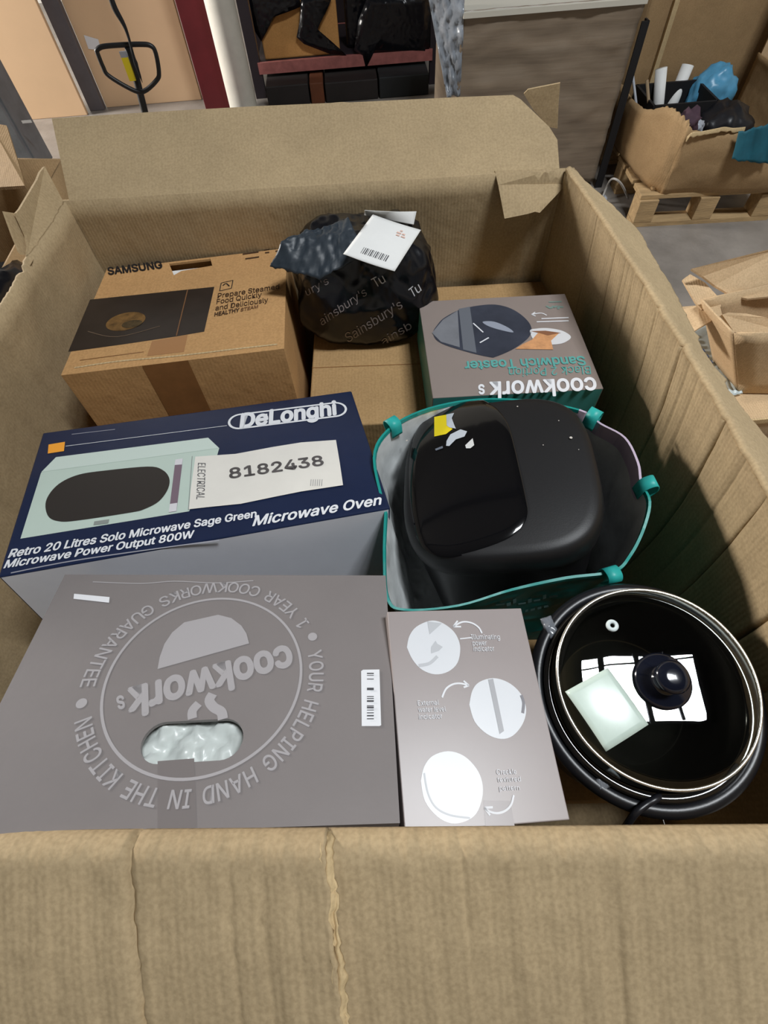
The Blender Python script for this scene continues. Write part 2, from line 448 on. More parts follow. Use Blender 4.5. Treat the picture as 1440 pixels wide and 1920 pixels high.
# front flaps: folded over the rim, hanging outside towards the photographer, torn apart in the middle
def front_flap(u0, u1, lift, tear, fold_r=0.016, ln=0.34, ang=33, cr=()):
    def fn(u, v):
        jag = 0.0
        if tear: jag = (0.0025 * noise.noise((v * 22, 1.7, 0)) + 0.002 * noise.noise((v * 70, 4, 0)) + 0.004 * abs(noise.noise((v * 34, 8, 2)))) * (u if tear > 0 else (u - 1))
        uu = u0 + (u1 - u0) * u
        p = lerp(FL, FR, uu)
        s = v * ln; arc = fold_r * R_(90 + ang) ; a_end = R_(90 + ang)
        if s < arc: th = s / fold_r; y = -fold_r + fold_r * math.cos(th); z = fold_r * math.sin(th)
        else:
            y = -fold_r + fold_r * math.cos(a_end) - (s - arc) * math.sin(a_end) ; z = fold_r * math.sin(a_end) - (s - arc) * -math.cos(a_end)
            # tangent beyond the fold: outward and downward
            y = -fold_r + fold_r * math.cos(a_end) - (s - arc) * math.cos(R_(ang)); z = fold_r * math.sin(a_end) - (s - arc) * math.sin(R_(ang))
        z += lift * min(1, v * 3)
        for c, w, a in cr: z -= crease(uu, c + (0.02 * v if c < .3 else 0.004 * v), w, a) * (0.4 + 0.6 * min(1, v * 4))
        z += 0.0016 * fbm((uu * 16, v * 5, 2)) + 0.002 * fbm((uu * 60, v * 1.2, 5), 1, 2)
        if tear > 0: z += 0.007 * max(0, (u - 0.86) / 0.14) ** 2
        zr = ZR + 0.003 - fold_r + 0.002 * math.sin(uu * 9)
        return Vector((p.x + jag + (0.010 * v if tear > 0 else 0.004 * v), p.y + 0.006 + y, zr + z))
    return fn
UT = 0.512
sheet('flap', front_flap(-0.02, UT, 0.018, 1, cr=((.352, .0025, .012), (.43, .003, .0022), (.456, .003, .002), (.485, .002, .0015))), 180, 60, M_bigX, BIG, 0.006)
sheet('flap', front_flap(UT - 0.012, 1.02, 0.0, 0, cr=((.62, .0025, .002), (.735, .003, .0025), (.868, .004, .006), (.91, .003, .0025))), 180, 60, M_bigX, BIG, 0.006)
def tear_edge(u, v):
    a = front_flap(-0.02, UT, 0.018, 1)(1.0, v); w = 0.005 + 0.003 * noise.noise((v * 26, 9, 1))
    return a + Vector(((u - 0.45) * 2 * w, 0.0, 0.002 * math.sin(u * 9 + v * 20) - 0.005 * u))
sheet('torn_edge', tear_edge, 8, 90, M_edge, BIG, 0.002)
# right flap: bent outward and down over the rim, ragged outer edge
def right_flap(u, v):
    y0 = lerp(BR, FR, u).y; r = right_wall(u, 1.0)
    ln = 0.115 + 0.02 * noise.noise((u * 7, 3, 0)) + 0.006 * noise.noise((u * 40, 1, 0)) + 0.05 * u
    ln *= min(1, 0.25 + (u / 0.16) ** 1.5) if u < 0.16 else 1
    s = v * ln; fr = 0.010; a = 26 + 15 * math.exp(-((u - 0.46) / 0.22) ** 2)
    arc = fr * R_(90 - 0 + a) * 0.75
    if s < arc: th = s / arc; x = fr * 1.1 * th; z = fr * 0.35 * math.sin(math.pi * th)
    else: x = fr * 1.1 + (s - arc) * math.cos(R_(a)); z = -(s - arc) * math.sin(R_(a))
    return Vector((r.x - 0.002 + x, r.y, ZR + z + 0.002 * fbm((u * 20, v, 7))))
sheet('flap', right_flap, 200, 24, M_bigY, BIG, 0.006)
# back flap leaning away
fp = Vector((0, 1.195, ZR)); yaw_b = (BR.y - BL.y) / (BR.x - BL.x)
fn_b = Vector((0.45 * yaw_b, -0.45, 1)).normalized()
ptsb = [(127, 379), (97, 222), (300, 209), (480, 199), (620, 193), (640, 191), (655, 192), (860, 182), (962, 178), (976, 186), (1030, 238), (1045, 262), (1049, 316), (1066, 346)]
crs = [lerp(BR, BL, t) + Vector((0, 0.004, ZR)) for t in (0.02, 0.5, 0.995)]
pb = [crs[2]] + [atP(*q, Vector((0, 1.195, ZR)), fn_b) for q in ptsb[1:-1]] + [crs[0]]
slab('flap', pb, fn_b * -0.007, M_bigX, BIG)
# ragged tab of the next flap showing behind it
pt = [atY(*q, 1.47) for q in [(982, 176), (990, 168), (1050, 156), (1047, 195), (1045, 241), (1028, 238), (1000, 206)]]
slab('torn_tab', pt, Vector((0.002, 0.006, 0.0)), M_bigY, BIG)
# small tab folded inward over the rear corner
A = [atY(*q, y) for q, y in (((928, 320), 1.185), ((1046, 316), 1.178), ((1063, 346), 1.172), ((934, 347), 1.165))]
slab('corner_tab', A, Vector((0, 0.006, -0.003)), M_bigX, BIG)
A = [atY(*q, y) for q, y in (((934, 346), 1.166), ((1063, 345), 1.170), ((1012, 399), 1.125), ((1003, 397), 1.125), ((990, 401), 1.122), ((946, 410), 1.118))]
slab('corner_tab', A, Vector((0, 0.006, -0.002)), M_bigX, BIG)
# left flap: torn remains standing out over the rim
nl = Vector((0.985, 0.02, 0.17)).normalized(); pl = Vector((-0.662, 1.0, ZR))
A = [lerp(BL, FL, 0.0) + Vector((-0.006, 0, ZR - 0.004))] + [atP(*q, pl, nl) for q in [(84, 312), (76, 322), (70, 337), (58, 357), (48, 374), (38, 391), (31, 399), (40, 418), (50, 440), (54, 462)]] + [left_wall(0.2, 0.98), left_wall(0.1, 0.99)]
slab('flap', A, nl * -0.006, M_bigY, BIG)
A = [atP(*q, pl + Vector((-0.012, 0, 0)), nl) for q in [(4, 396), (30, 400), (40, 430), (52, 474), (33, 472), (20, 440)]]
slab('torn_tab', A, Vector((0.002, 0, -0.006)), M_bigY, BIG)

# ================================================================== BOXED APPLIANCES
# --- brown microwave carton with black print
rt, F, Q = carton('microwave_carton', 'brown microwave carton with black print standing in the far corner', (-0.391, 0.995, 0.765), (1.9, -4.7, -0.9), (0.437, 0.40, 0.43), [M_sams], top_hole=True, bev=0.001)
ppoly(F, 'picture', [(169, 562), (402, 538), (383, 622), (331, 631), (230, 646), (128, 660)], mat('print_oven', (40, 33, 31), 0.35, var=0.2, vscale=20))
pstroke(F, 'picture_line', [(352, 544), (331, 630)], 0.0025, mat('print_brown', (120, 84, 56), 0.5))
ppoly(F, 'picture_dish', circ_pts(F.loc((236, 603)), 0.042, 30, 0.034), mat('print_dish', (112, 82, 44), 0.5, var=0.5, vscale=55), 2, local=True)
ppoly(F, 'picture_dish', circ_pts(F.loc((248, 608)), 0.022, 24, 0.014), mat('print_dish_dark', (70, 56, 34), 0.5, var=0.5, vscale=90), 3, local=True)
pstroke(F, 'picture_line', [(165, 622), (220, 632), (300, 612)], 0.002, mat('print_grey', (104, 86, 70), 0.5))
ptext(F, 'lettering', 'SAMSUNG', (203, 516), (306, 503), (201, 503), M_black, 0.03)
for b, A, B, C, bo in (('Prepare Steamed', (408, 560), (524, 542), (409, 551), .006), ('Food Quickly', (406, 571), (491, 557), (407, 562), .006), ('and Deliciously', (404, 583), (503, 567), (405, 574), .006), ('HEALTHY', (402, 594), (449, 585), (403, 587), .03)):
    ptext(F, 'lettering', b, A, B, C, mat('print_brown_ink', (66, 44, 28), 0.6), bo)
ptext(F, 'lettering', 'STEAM', (451, 585), (484, 578), (452, 579), mat('print_brown', (120, 84, 56), 0.5), .02)
ic = [F.loc(q) for q in ((415, 531), (437, 526), (434, 541), (412, 546))]
for i in range(4): pstroke(F, 'icon_line', [ic[i], ic[(i + 1) % 4]], 0.002, M_black, local=True)
pstroke(F, 'icon_line', [(418, 536), (424, 532), (430, 537)], 0.003, M_black)
for (x, y, w) in ((470, 475, 30), (473, 484, 26), (500, 468, 10), (521, 465, 10), (501, 474, 8), (521, 471, 9)):
    pstroke(F, 'handling_mark', [(x - w / 2, y + w * .07), (x + w / 2, y - w * .07)], 0.006, mat('print_brown_ink', (66, 44, 28), 0.6))
hp = [F.loc(q) for q in [(326, 516), (340, 508), (398, 498), (396, 478), (319, 488)]]
hp = [Vector((p.x, min(p.y, 0.192))) for p in hp]
hrect = [Vector((-0.2185, -0.2)), Vector((0.2185, -0.2)), Vector((0.2185, 0.2)), Vector((-0.2185, 0.2))]
htri = tessellate_polygon([[p.to_3d() for p in hrect], [p.to_3d() for p in hp]])
hv = [(p.x, p.y, 0.43) for p in hrect + hp] + [(p.x, p.y, 0.425) for p in hp]
mobj('top_panel', hv, [tuple(t) for t in htri] + [(4 + i, 4 + (i + 1) % 5, 9 + (i + 1) % 5, 9 + i) for i in range(5)], M_sams, rt, world=False)
hm = sum(hp, Vector((0, 0))) / 5
mobj('white_packing', *boxgeo((hm.x, hm.y - 0.012, 0.397), (0.17, 0.036, 0.05)), M_paper, rt, world=False)
ppoly(F, 'tape', [(285, 640), (352, 628), (345, 660), (276, 668)], mat('amber_tape', (160, 112, 66), 0.2), 1)
fr = mobj('tape', [(-0.06, -0.2008, 0.25), (0.03, -0.2008, 0.25), (0.03, -0.2008, 0.43), (-0.06, -0.2008, 0.43)], [(0, 1, 2, 3)], M_tape, rt, world=False)
pstroke(F, 'scuff', [(140, 690), (220, 678), (330, 668), (440, 655), (520, 646)], 0.004, M_edge)
pstroke(F, 'scuff', [(150, 676), (270, 660)], 0.002, M_tape)

# --- plain brown carton under the toaster box and the parcel
rt, F, Q = carton('plain_carton', 'plain unprinted brown carton beneath the black parcel', (0.165, 0.945, 0.635), (-2.5, 0, 0), (0.60, 0.455, 0.315), [M_plain])
pstroke(F, 'flap_seam', [(585, 690), (800, 682)], 0.0016, M_tape)

# --- sandwich toaster box
M_taupe = mat('taupe_print', (140, 128, 122), 0.38, var=0.04, vscale=6, spec=0.4)
M_teal = mat('teal_print', (78, 152, 146), 0.42)
rt, F, Q = carton('toaster_box', 'taupe and teal sandwich toaster box with pictured toaster', (0.276, 0.825, 0.738), (-1.0, -1.1, 1.2), (0.325, 0.297, 0.10), [M_taupe, M_teal], 'box', bev=0.0015)
F = Face(rt, 0.10)
z7 = lambda L: [(560 + x / 2.4, 500 + y / 2.4) for x, y in L]
ppoly(F, 'picture_toaster', z7(rnd([(605, 302), (625, 262), (660, 228), (740, 190), (850, 172), (920, 178), (980, 203), (1030, 245), (1048, 285), (1030, 325), (965, 372), (890, 405), (860, 408), (760, 385), (640, 345)])), mat('print_toaster', (58, 62, 74), 0.3, var=0.25, vscale=12), 2)
ppoly(F, 'picture_shine', z7([(720, 192), (770, 182), (800, 390), (740, 375)]), mat('print_toaster_band', (104, 108, 116), 0.3), 3)
ppoly(F, 'picture_shine', z7([(600, 300), (650, 240), (715, 200), (725, 365), (640, 340)]), mat('print_toaster_grey', (120, 122, 128), 0.35, var=0.15, vscale=14), 3)
ppoly(F, 'picture_shine', z7(rnd([(828, 250), (880, 250), (940, 275), (965, 298), (900, 285), (850, 268)])), mat('print_toaster_hi', (150, 156, 170), 0.3), 3)
for L in ([(785, 257), (830, 298)], [(815, 345), (855, 322)]): pstroke(F, 'picture_mark', z7(L), 0.003, M_white, 4)
ppoly(F, 'picture_plate', z7(rnd([(1040, 290), (1070, 280), (1120, 278), (1180, 288), (1218, 308), (1222, 325), (1190, 345), (1145, 352), (1100, 350), (1060, 335)])), mat('print_plate', (214, 214, 216), 0.4), 2)
ppoly(F, 'picture_sandwich', z7([(1078, 298), (1120, 312), (1170, 302), (1135, 335), (1145, 375), (975, 372), (1005, 352), (1050, 330)]), mat('print_sandwich', (206, 150, 104), 0.5, var=0.25, vscale=40), 3)
ppoly(F, 'picture_filling', z7([(1045, 292), (1110, 290), (1180, 300), (1120, 312), (1078, 300)]), mat('print_filling', (136, 92, 66), 0.5), 3)
ptext(F, 'lettering', 'cookwork', (1116, 709), (917, 718), (1121, 739), M_white, 0.02)
ptext(F, 'lettering', 's', (908, 722), (896, 723), (910, 745), M_white, 0.02)
ptext(F, 'lettering', 'Black 2 Portion', (1106, 687), (954, 692), (1108, 702), mat('teal_ink', (92, 164, 158), 0.45), 0.0)
ptext(F, 'lettering', 'Sandwich Toaster', (1095, 669), (870, 679), (1100, 685), mat('teal_ink', (92, 164, 158), 0.45), 0.022)
for L in ([(1024, 574), (1032, 578), (1038, 574)], [(1038, 577), (1045, 574)], [(1046, 580), (1049, 574)], [(1050, 576), (1056, 576)]): pstroke(F, 'small_print', L, 0.005, mat('teal_ink_pale', (116, 140, 132), 0.45))
pstroke(F, 'small_print', [(1029, 567), (1053, 566)], 0.004, mat('teal_ink_pale', (116, 140, 132), 0.45))
for L in ([(1015, 598), (1066, 596)], [(1006, 604), (1066, 602)]): pstroke(F, 'small_print', L, 0.003, M_white)
pstroke(F, 'arrow', z7([(1116, 220), (1090, 210), (1050, 216)]), 0.0025, M_white)
pstroke(F, 'arrow', z7([(1064, 206), (1048, 216)]), 0.0025, M_white); pstroke(F, 'arrow', z7([(1048, 216), (1066, 224)]), 0.0025, M_white)

# --- navy microwave oven box
M_navy = mat('navy_print', (30, 40, 68), 0.24, var=0.10, vscale=7, bump=0.04, bscale=30, spec=0.5)
M_silverside = mat('silver_board', (226, 228, 236), 0.5, var=0.05, vscale=6)
rt, F, Q = carton('microwave_box', 'navy blue microwave oven box with grey sides and number sticker', (-0.297, 0.540, 0.7675), (9.9, -8.6, 5.0), (0.572, 0.322, 0.38), [M_navy, M_silverside], 'box', bev=0.003)
z8 = lambda L: [(x / 1.946, 720 + y / 1.946) for x, y in L]
M_sage = mat('print_sage', (190, 206, 196), 0.35, var=0.03)
ppoly(F, 'picture_oven', z8([(75, 565), (150, 325), (205, 268), (760, 197), (800, 235), (790, 270), (690, 465)]), M_sage)
ppoly(F, 'picture_oven_top', z8([(152, 322), (205, 268), (760, 197), (800, 235), (600, 262)]), mat('print_sage_light', (200, 214, 206), 0.35), 2)
ppoly(F, 'picture_door', z8(rnd([(167, 440), (185, 398), (225, 360), (290, 332), (380, 318), (540, 303), (595, 316), (619, 348), (612, 388), (580, 430), (530, 457), (480, 470), (280, 500), (215, 502), (178, 485)])), mat('print_charcoal', (52, 48, 46), 0.3), 3)
ppoly(F, 'picture_handle', z8([(641, 278), (668, 274), (645, 466), (617, 470)]), mat('print_handle', (122, 104, 116), 0.35), 3)
ppoly(F, 'picture_handle', z8([(641, 278), (668, 274), (665, 296), (638, 298)]), mat('print_silver', (214, 212, 216), 0.35), 4)
ppoly(F, 'picture_handle', z8([(621, 440), (648, 436), (645, 466), (617, 470)]), mat('print_silver', (214, 212, 216), 0.35), 4)
ppoly(F, 'picture_badge', z8([(345, 503), (400, 495), (396, 510), (342, 517)]), mat('print_badge', (140, 146, 142), 0.4), 3)
pstroke(F, 'picture_line', z8([(702, 265), (688, 462)]), 0.0012, mat('print_badge', (140, 146, 142), 0.4), 3)
ppoly(F, 'orange_square', z8([(178, 222), (238, 212), (234, 246), (175, 255)]), mat('print_orange', (244, 164, 58), 0.4), 2)
pstroke(F, 'thin_line', z8([(240, 228), (828, 153)]), 0.0012, M_white)
a, b = F.loc(z8([(878, 137)])[0]), F.loc(z8([(1222, 94)])[0])
ppoly(F, 'logo_ring', stadium(a, b, 0.0232), M_white, 2, local=True, holes=[stadium(a, b, 0.0188)])
ptext(F, 'lettering', 'DeLonghi', *z8([(874, 162), (1230, 112), (880, 112)]), M_white, 0.036)
pstroke(F, 'lettering', z8([(948, 116), (976, 112)]), 0.0035, M_white, 3)
ptext(F, 'lettering', 'Retro 20 Litres Solo Microwave Sage Green', *z8([(30, 636), (936, 487), (44, 606)]), M_white, 0.024)
ptext(F, 'lettering', 'Microwave Power Output 800W', *z8([(14, 674), (706, 562), (28, 645)]), M_white, 0.024)
ptext(F, 'lettering', 'Microwave Oven', *z8([(921, 520), (1390, 441), (934, 483)]), M_white, 0.022)
sk_ = ppoly(F, 'number_sticker', z8([(714, 268), (860, 258), (1000, 232), (1100, 216), (1226, 207), (1240, 290), (1252, 372), (1100, 395), (1000, 415), (880, 440), (760, 452), (690, 460), (698, 380)]), mat('sticker_paper', (226, 222, 214), 0.5, var=0.04, vscale=12), 5)
ptext(F, 'number_print', '8182438', *z8([(838, 349), (1184, 299), (836, 313)]), mat('grey_ink', (84, 80, 80), 0.6, var=0.4, vscale=80), 0.02, 7, parent=sk_)
ptext(F, 'number_print', 'ELECTRICAL', *z8([(724, 292), (718, 424), (752, 293)]), mat('grey_ink2', (92, 92, 96), 0.6), 0.0, 7, parent=sk_)
for k in range(6):
    pstroke(F, 'small_code', z8([(1136 + 8 * k, 352), (1134 + 8 * k, 376)]), 0.0014, mat('code_ink', (170, 168, 166), 0.6), 7, parent=sk_)
pstroke(F, 'edge_wear', z8([(40, 690), (300, 640), (800, 570)]), 0.002, mat('scuff_grey', (150, 150, 160), 0.6), 1)
pstroke(F, 'edge_wear', z8([(262, 184), (420, 166)]), 0.0016, mat('scuff_grey', (150, 150, 160), 0.6), 1)

# --- large taupe carton with the round guarantee emblem and a hand hole
M_cook = mat('taupe_board', (126, 120, 119), 0.42, var=0.05, vscale=5, bump=0.03, bscale=160, spec=0.45)
M_cookp = mat('taupe_pale_ink', (164, 160, 162), 0.45)
CW, CD, CH = 0.446, 0.315, 0.24
qe = (-1.0, -13.1, 6.6)
Qc = Matrix.Rotation(R_(qe[0]), 3, 'Z') @ Matrix.Rotation(R_(qe[1]), 3, 'X') @ Matrix.Rotation(R_(qe[2]), 3, 'Y')
cc = Vector((-0.229, 0.129, CAMZ - 0.605)) + Qc @ Vector((0, 0.194 - CD / 2, 0))
rt, F, Q = carton('emblem_carton', 'taupe carton with round guarantee emblem and oval hand hole', cc, qe, (CW, CD, CH), [M_cook], top_hole=True, bev=0.001)
z3 = lambda L: [(x / 1.895, 1050 + y / 1.895) for x, y in L]
hA, hB = F.loc(z3([(578, 648)])[0]), F.loc(z3([(790, 636)])[0])
hr = 0.0225
hole = stadium(hA, hB, hr)
rect = [Vector((-CW / 2, -CD / 2)), Vector((CW / 2, -CD / 2)), Vector((CW / 2, CD / 2)), Vector((-CW / 2, CD / 2))]
tri = tessellate_polygon([[p.to_3d() for p in rect], [p.to_3d() for p in hole]])
allp = rect + hole; nh = len(hole)
vv = [(p.x, p.y, CH) for p in allp] + [(p.x, p.y, CH - 0.006) for p in hole]
ff = [tuple(t) for t in tri] + [(4 + i, 4 + (i + 1) % nh, 4 + nh + (i + 1) % nh, 4 + nh + i) for i in range(nh)]
mobj('top_panel', vv, ff, M_cook, rt, world=False)
def packing(u, v):
    c = (hA + hB) / 2; x = c.x + (u - .5) * 0.20; y = c.y + (v - .5) * 0.11
    return F.W @ Vector((x, y, CH - 0.020 + 0.012 * fbm((x * 40, y * 40, 4)) - 0.010 * (1 - v)))
sheet('packing_bag', packing, 40, 24, wrap('white_packing', (206, 212, 208), 0.3, 0.5, 40), rt, 0)
# emblem ring fitted on the panel
rp = [F.loc(q) for q in [(188, 1330), (563, 1245), (400, 1119), (370, 1462), (235, 1215), (520, 1165), (245, 1425), (505, 1395)]]
cx = sum(p.x for p in rp) / 8; cy = sum(p.y for p in rp) / 8
for _ in range(40):
    rr = sum(math.hypot(p.x - cx, p.y - cy) for p in rp) / 8
    gx = sum((1 - rr / math.hypot(p.x - cx, p.y - cy)) * (p.x - cx) for p in rp) / 8; gy = sum((1 - rr / math.hypot(p.x - cx, p.y - cy)) * (p.y - cy) for p in rp) / 8
    cx += gx; cy += gy
ec = Vector((cx, cy)); er = rr
def clipped(ringpts):      # keep the line out of the hand hole
    return ringpts
ro, ri = circ_pts(ec, er * 1.014, 96), circ_pts(ec, er * 0.986, 96)
v = [(p.x, p.y, CH + LAY) for p in ro] + [(p.x, p.y, CH + LAY) for p in ri]
mobj('emblem_ring', v, [(k, (k + 1) % 96, 96 + (k + 1) % 96, 96 + k) for k in range(96)], M_cookp, rt, world=False)
dR, dL = F.loc((586, 1194)) - ec, F.loc((153, 1319)) - ec
aR, aL = math.atan2(dR.y, dR.x), math.atan2(dL.y, dL.x)
for q in ((586, 1194), (153, 1319)): ppoly(F, 'emblem_dot', circ_pts(F.loc(q), er * 0.052, 20), M_cookp, 1, local=True)
def ring_text(body, a0, a1, outward, r_base, h, bold):
    """letters set one by one around the emblem, from angle a0 to a1"""
    ws = [0.34 if ch == ' ' else glyphs(ch, bold)[2] + 0.10 for ch in body]; tot = sum(ws); s = h / CAPH; t = 0.0
    for ch, w in zip(body, ws):
        if ch != ' ':
            V, Fc, W = glyphs(ch, bold); an = lerp(a0, a1, (t + w / 2) / tot)
            rad = Vector((math.cos(an), math.sin(an))); tan = Vector((-rad.y, rad.x)) * (1 if a1 > a0 else -1)
            up = rad if outward else -rad
            wid = abs(a1 - a0) * (r_base + h / 2) / tot
            o0 = ec + rad * r_base
            P = [(o0 + tan * ((v.x - W / 2) * wid) + up * (v.y * s)).to_3d() + Vector((0, 0, v.z)) for v in V]
            mobj('emblem_letter', [(p.x, p.y, CH + LAY + p.z) for p in P], Fc, M_cookp, rt, world=False)
        t += w
if aL > 0: aL_low = aL - 2 * math.pi
else: aL_low = aL
aL_up = aL_low + 2 * math.pi
ring_text('YOUR HELPING HAND IN THE KITCHEN', aR - 0.14, aL_low + 0.14, True, er * 1.09, er * 0.15, 0.012)
ring_text('1 YEAR COOKWORKS GUARANTEE', aR + 0.14, aL_up - 0.14, False, er * 1.24, er * 0.145, 0.008)
ppoly(F, 'emblem_pot', z3([(560, 388), (885, 297), (876, 262), (858, 234), (822, 207), (775, 195), (700, 212), (655, 222), (612, 258), (585, 298), (568, 345)]), M_cookp)
ptext(F, 'lettering', 'cookwork', *z3([(1030, 303), (452, 462), (1052, 392)]), M_cookp, 0.034, 1)
ptext(F, 'lettering', 's', *z3([(440, 482), (412, 488), (450, 540)]), M_cookp, 0.02, 1)
pstroke(F, 'emblem_steam', z3([(756, 476), (744, 500), (760, 524), (786, 540), (792, 566)]), 0.011, M_cookp, 1)
pstroke(F, 'emblem_steam', z3([(706, 510), (684, 536), (684, 564)]), 0.010, M_cookp, 1)
bs = ppoly(F, 'barcode_sticker', z3([(1283, 396), (1290, 391), (1348, 390), (1354, 588), (1348, 591), (1285, 591)]), M_white, 2)
for y, w in ((405, 3), (412, 1.5), (425, 2), (460, 6), (487, 2), (494, 2), (503, 4), (520, 2), (526, 4), (535, 1.5), (545, 2), (555, 3), (566, 2)):
    pstroke(F, 'bar', z3([(1304, y), (1328, y)]), w * 0.0005, mat('bar_ink', (70, 70, 74), 0.6), 4, parent=bs)
ppoly(F, 'white_sticker', z3([(264, 121), (390, 133), (388, 153), (262, 139)]), M_white, 2)
ppoly(F, 'tape', z3([(560, 715), (690, 705), (700, 985), (560, 985)]), mat('clear_tape_taupe', (119, 113, 112), 0.3), 0.5)
pstroke(F, 'edge_wear', z3([(330, 78), (500, 84), (620, 76), (770, 82), (900, 74)]), 0.0014, M_cookp, 1)

# --- kettle box with three round pictures
M_kett = mat('taupe_gloss', (156, 146, 144), 0.34, var=0.03, vscale=6, spec=0.45)
rt, F, Q = carton('kettle_box', 'taupe kettle box with three round detail pictures', (0.0851, 0.115, CAMZ - 0.6475), (0, -0.9, 8.8), (0.184, 0.247, 0.22), [M_kett], 'box', bev=0.0012)
def at_fix(): pass
z4 = lambda L: [(680 + x / 3.43, 1120 + y / 3.43) for x, y in L]
M_pic = mat('print_picture', (216, 218, 222), 0.35)
for pts in ([(284, 322), (300, 250), (345, 190), (430, 152), (500, 160), (570, 205), (610, 260), (627, 330), (610, 420), (550, 478), (465, 496), (380, 465), (320, 400)],
            [(685, 690), (705, 600), (750, 545), (840, 520), (930, 545), (1000, 600), (1040, 670), (1050, 740), (1025, 820), (965, 890), (890, 911), (800, 880), (720, 800)],
            [(374, 1180), (395, 1090), (450, 1020), (550, 990), (650, 1020), (730, 1100), (768, 1190), (768, 1290), (730, 1390), (660, 1440), (570, 1453), (480, 1410), (400, 1310)]):
    Pl = [F.loc(q) for q in z4(pts)]
    Ps = smoothpath([p.to_3d() for p in Pl] + [Pl[0].to_3d()], 4)[:-1]
    ppoly(F, 'round_picture', [p.to_2d() for p in Ps], M_pic, 1, local=True)
M_g1 = mat('print_shade', (186, 188, 192), 0.4); M_g2 = mat('print_shade_dark', (120, 118, 124), 0.4)
ppoly(F, 'picture_detail', z4([(415, 156), (510, 168), (430, 240)]), M_g1, 2)
ppoly(F, 'picture_detail', z4([(440, 320), (468, 280), (480, 300), (515, 320), (490, 345), (440, 362)]), M_g1, 2)
pstroke(F, 'picture_detail', z4([(360, 440), (430, 425), (480, 380)]), 0.004, M_g1)
ppoly(F, 'picture_detail', z4([(806, 530), (838, 524), (908, 860), (880, 880)]), mat('print_shade_mid', (164, 164, 168), 0.4), 2)
pstroke(F, 'picture_detail', z4([(1018, 630), (1034, 680), (1028, 745)]), 0.0035, M_g2)
pstroke(F, 'picture_detail', z4([(395, 1130), (420, 1260), (470, 1350), (560, 1400), (690, 1420)]), 0.002, M_g1)
for b, A, B in (('Illuminating', (697, 272), (882, 272)), ('power', (707, 312), (797, 310)), ('indicator', (712, 350), (846, 346)), ('External', (355, 698), (490, 692)), ('water level', (358, 740), (535, 734)), ('indicator', (362, 786), (512, 780)), ('Crackle', (860, 1140), (988, 1137)), ('textured', (866, 1190), (1015, 1184)), ('pattern', (878, 1244), (1008, 1240))):
    ptext(F, 'lettering', b, *z4([A, B, (A[0] - 4, A[1] - 32)]), M_white, 0.004)
for L in ([(766, 232), (745, 195), (700, 166), (640, 160), (582, 190)], [(610, 152), (582, 190)], [(582, 190), (632, 190)],
          [(510, 645), (535, 590), (580, 560), (630, 555), (680, 568)], [(648, 538), (682, 568)], [(682, 568), (648, 580)],
          [(970, 1272), (955, 1330), (920, 1370), (870, 1388), (820, 1380), (782, 1354)], [(782, 1354), (836, 1350)], [(782, 1354), (818, 1402)]):
    pstroke(F, 'arrow', z4(L), 0.0022, M_white)
pstroke(F, 'scuff', z4([(625, 268), (700, 260)]), 0.0015, M_white)
ppoly(F, 'tape', z4([(775, 1305), (950, 1310), (978, 1478), (790, 1478)]), mat('clear_tape_taupe2', (134, 123, 121), 0.34), 0.5)

# hidden lower layer that carries the front row
carton('plain_carton', 'plain brown carton lying below the taupe emblem carton', (-0.15, 0.10, 0.50), (-3.5, 0, 0), (0.60, 0.22, 0.182), [M_plain])
carton('plain_carton', 'plain brown carton lying below the slow cooker', (0.325, 0.14, 0.515), (-3.5, 0, 0), (0.25, 0.26, 0.198), [M_plain])

# ================================================================== BLACK PARCEL
def parcel_pt(d):
    """point of the crumpled bag in direction d"""
    c = Vector((0.003, 1.062, 0.748)); hx, hy, hz = 0.156, 0.115, 0.116
    p = 5.0
    k = (abs(d.x / hx) ** p + abs(d.y / hy) ** p + abs(d.z / hz) ** p) ** (-1 / p)
    q = d * k
    if q.z > 0: q.x *= 1 - 0.18 * q.z / hz; q.y *= 1 - 0.25 * q.z / hz
    else: q.x *= 1 - 0.12 * (-q.z / hz) ** 2; q.y *= 1 - 0.05 * (-q.z / hz)
    n = d.normalized()
    top = max(0, q.z / hz); sd = min(1, max(0, abs(q.x) / hx - .55) * 2.5); k2 = 0.3 + top + 0.5 * sd; w = 0.009 * fbm(q, 7, 2) + 0.020 * (0.30 - abs(noise.noise(q * 12 + Vector((3, 1, 0))))) * k2 + 0.009 * (0.25 - abs(noise.noise(Vector((q.x * 40, q.y * 25, q.z * 22))))) * k2
    r = c + q + n * w
    r.z = max(r.z, 0.636)
    return r
PAR = root('black_parcel', 'black plastic mailing parcel with printed lettering and white papers', 'parcel', (0.005, 1.07, 0.635))
bm = bmesh.new(); bmesh.ops.create_icosphere(bm, subdivisions=6, radius=1.0)
pv = [parcel_pt(v.co.normalized()) for v in bm.verts]; pf = [tuple(v.index for v in f.verts) for f in bm.faces]; bm.free()
mobj('bag', pv, pf, M_blackfilm, PAR, smooth=True)
BV = BVHTree.FromPolygons(pv, pf)
def on_parcel(q, off=0.0012):
    d = ray(*q).normalized(); h = BV.ray_cast(CAM, d)
    return (h[0] + h[1] * off if h[1].dot(d) < 0 else h[0] - h[1] * off) if h[0] else None
def drape_line(name, body, A, B, C, m, bold, parent):
    A, B, C = Vector(A), Vector(B), Vector(C); W = glyphs(body, bold)[2]
    for i, ch in enumerate(body):
        w = glyphs(ch, bold)[2]; x0 = (glyphs(body[:i + 1], bold)[2] - w) / W
        drape_text(name, ch, A + (B - A) * x0, A + (B - A) * (x0 + w / W), A + (B - A) * x0 + (C - A), m, bold, parent)
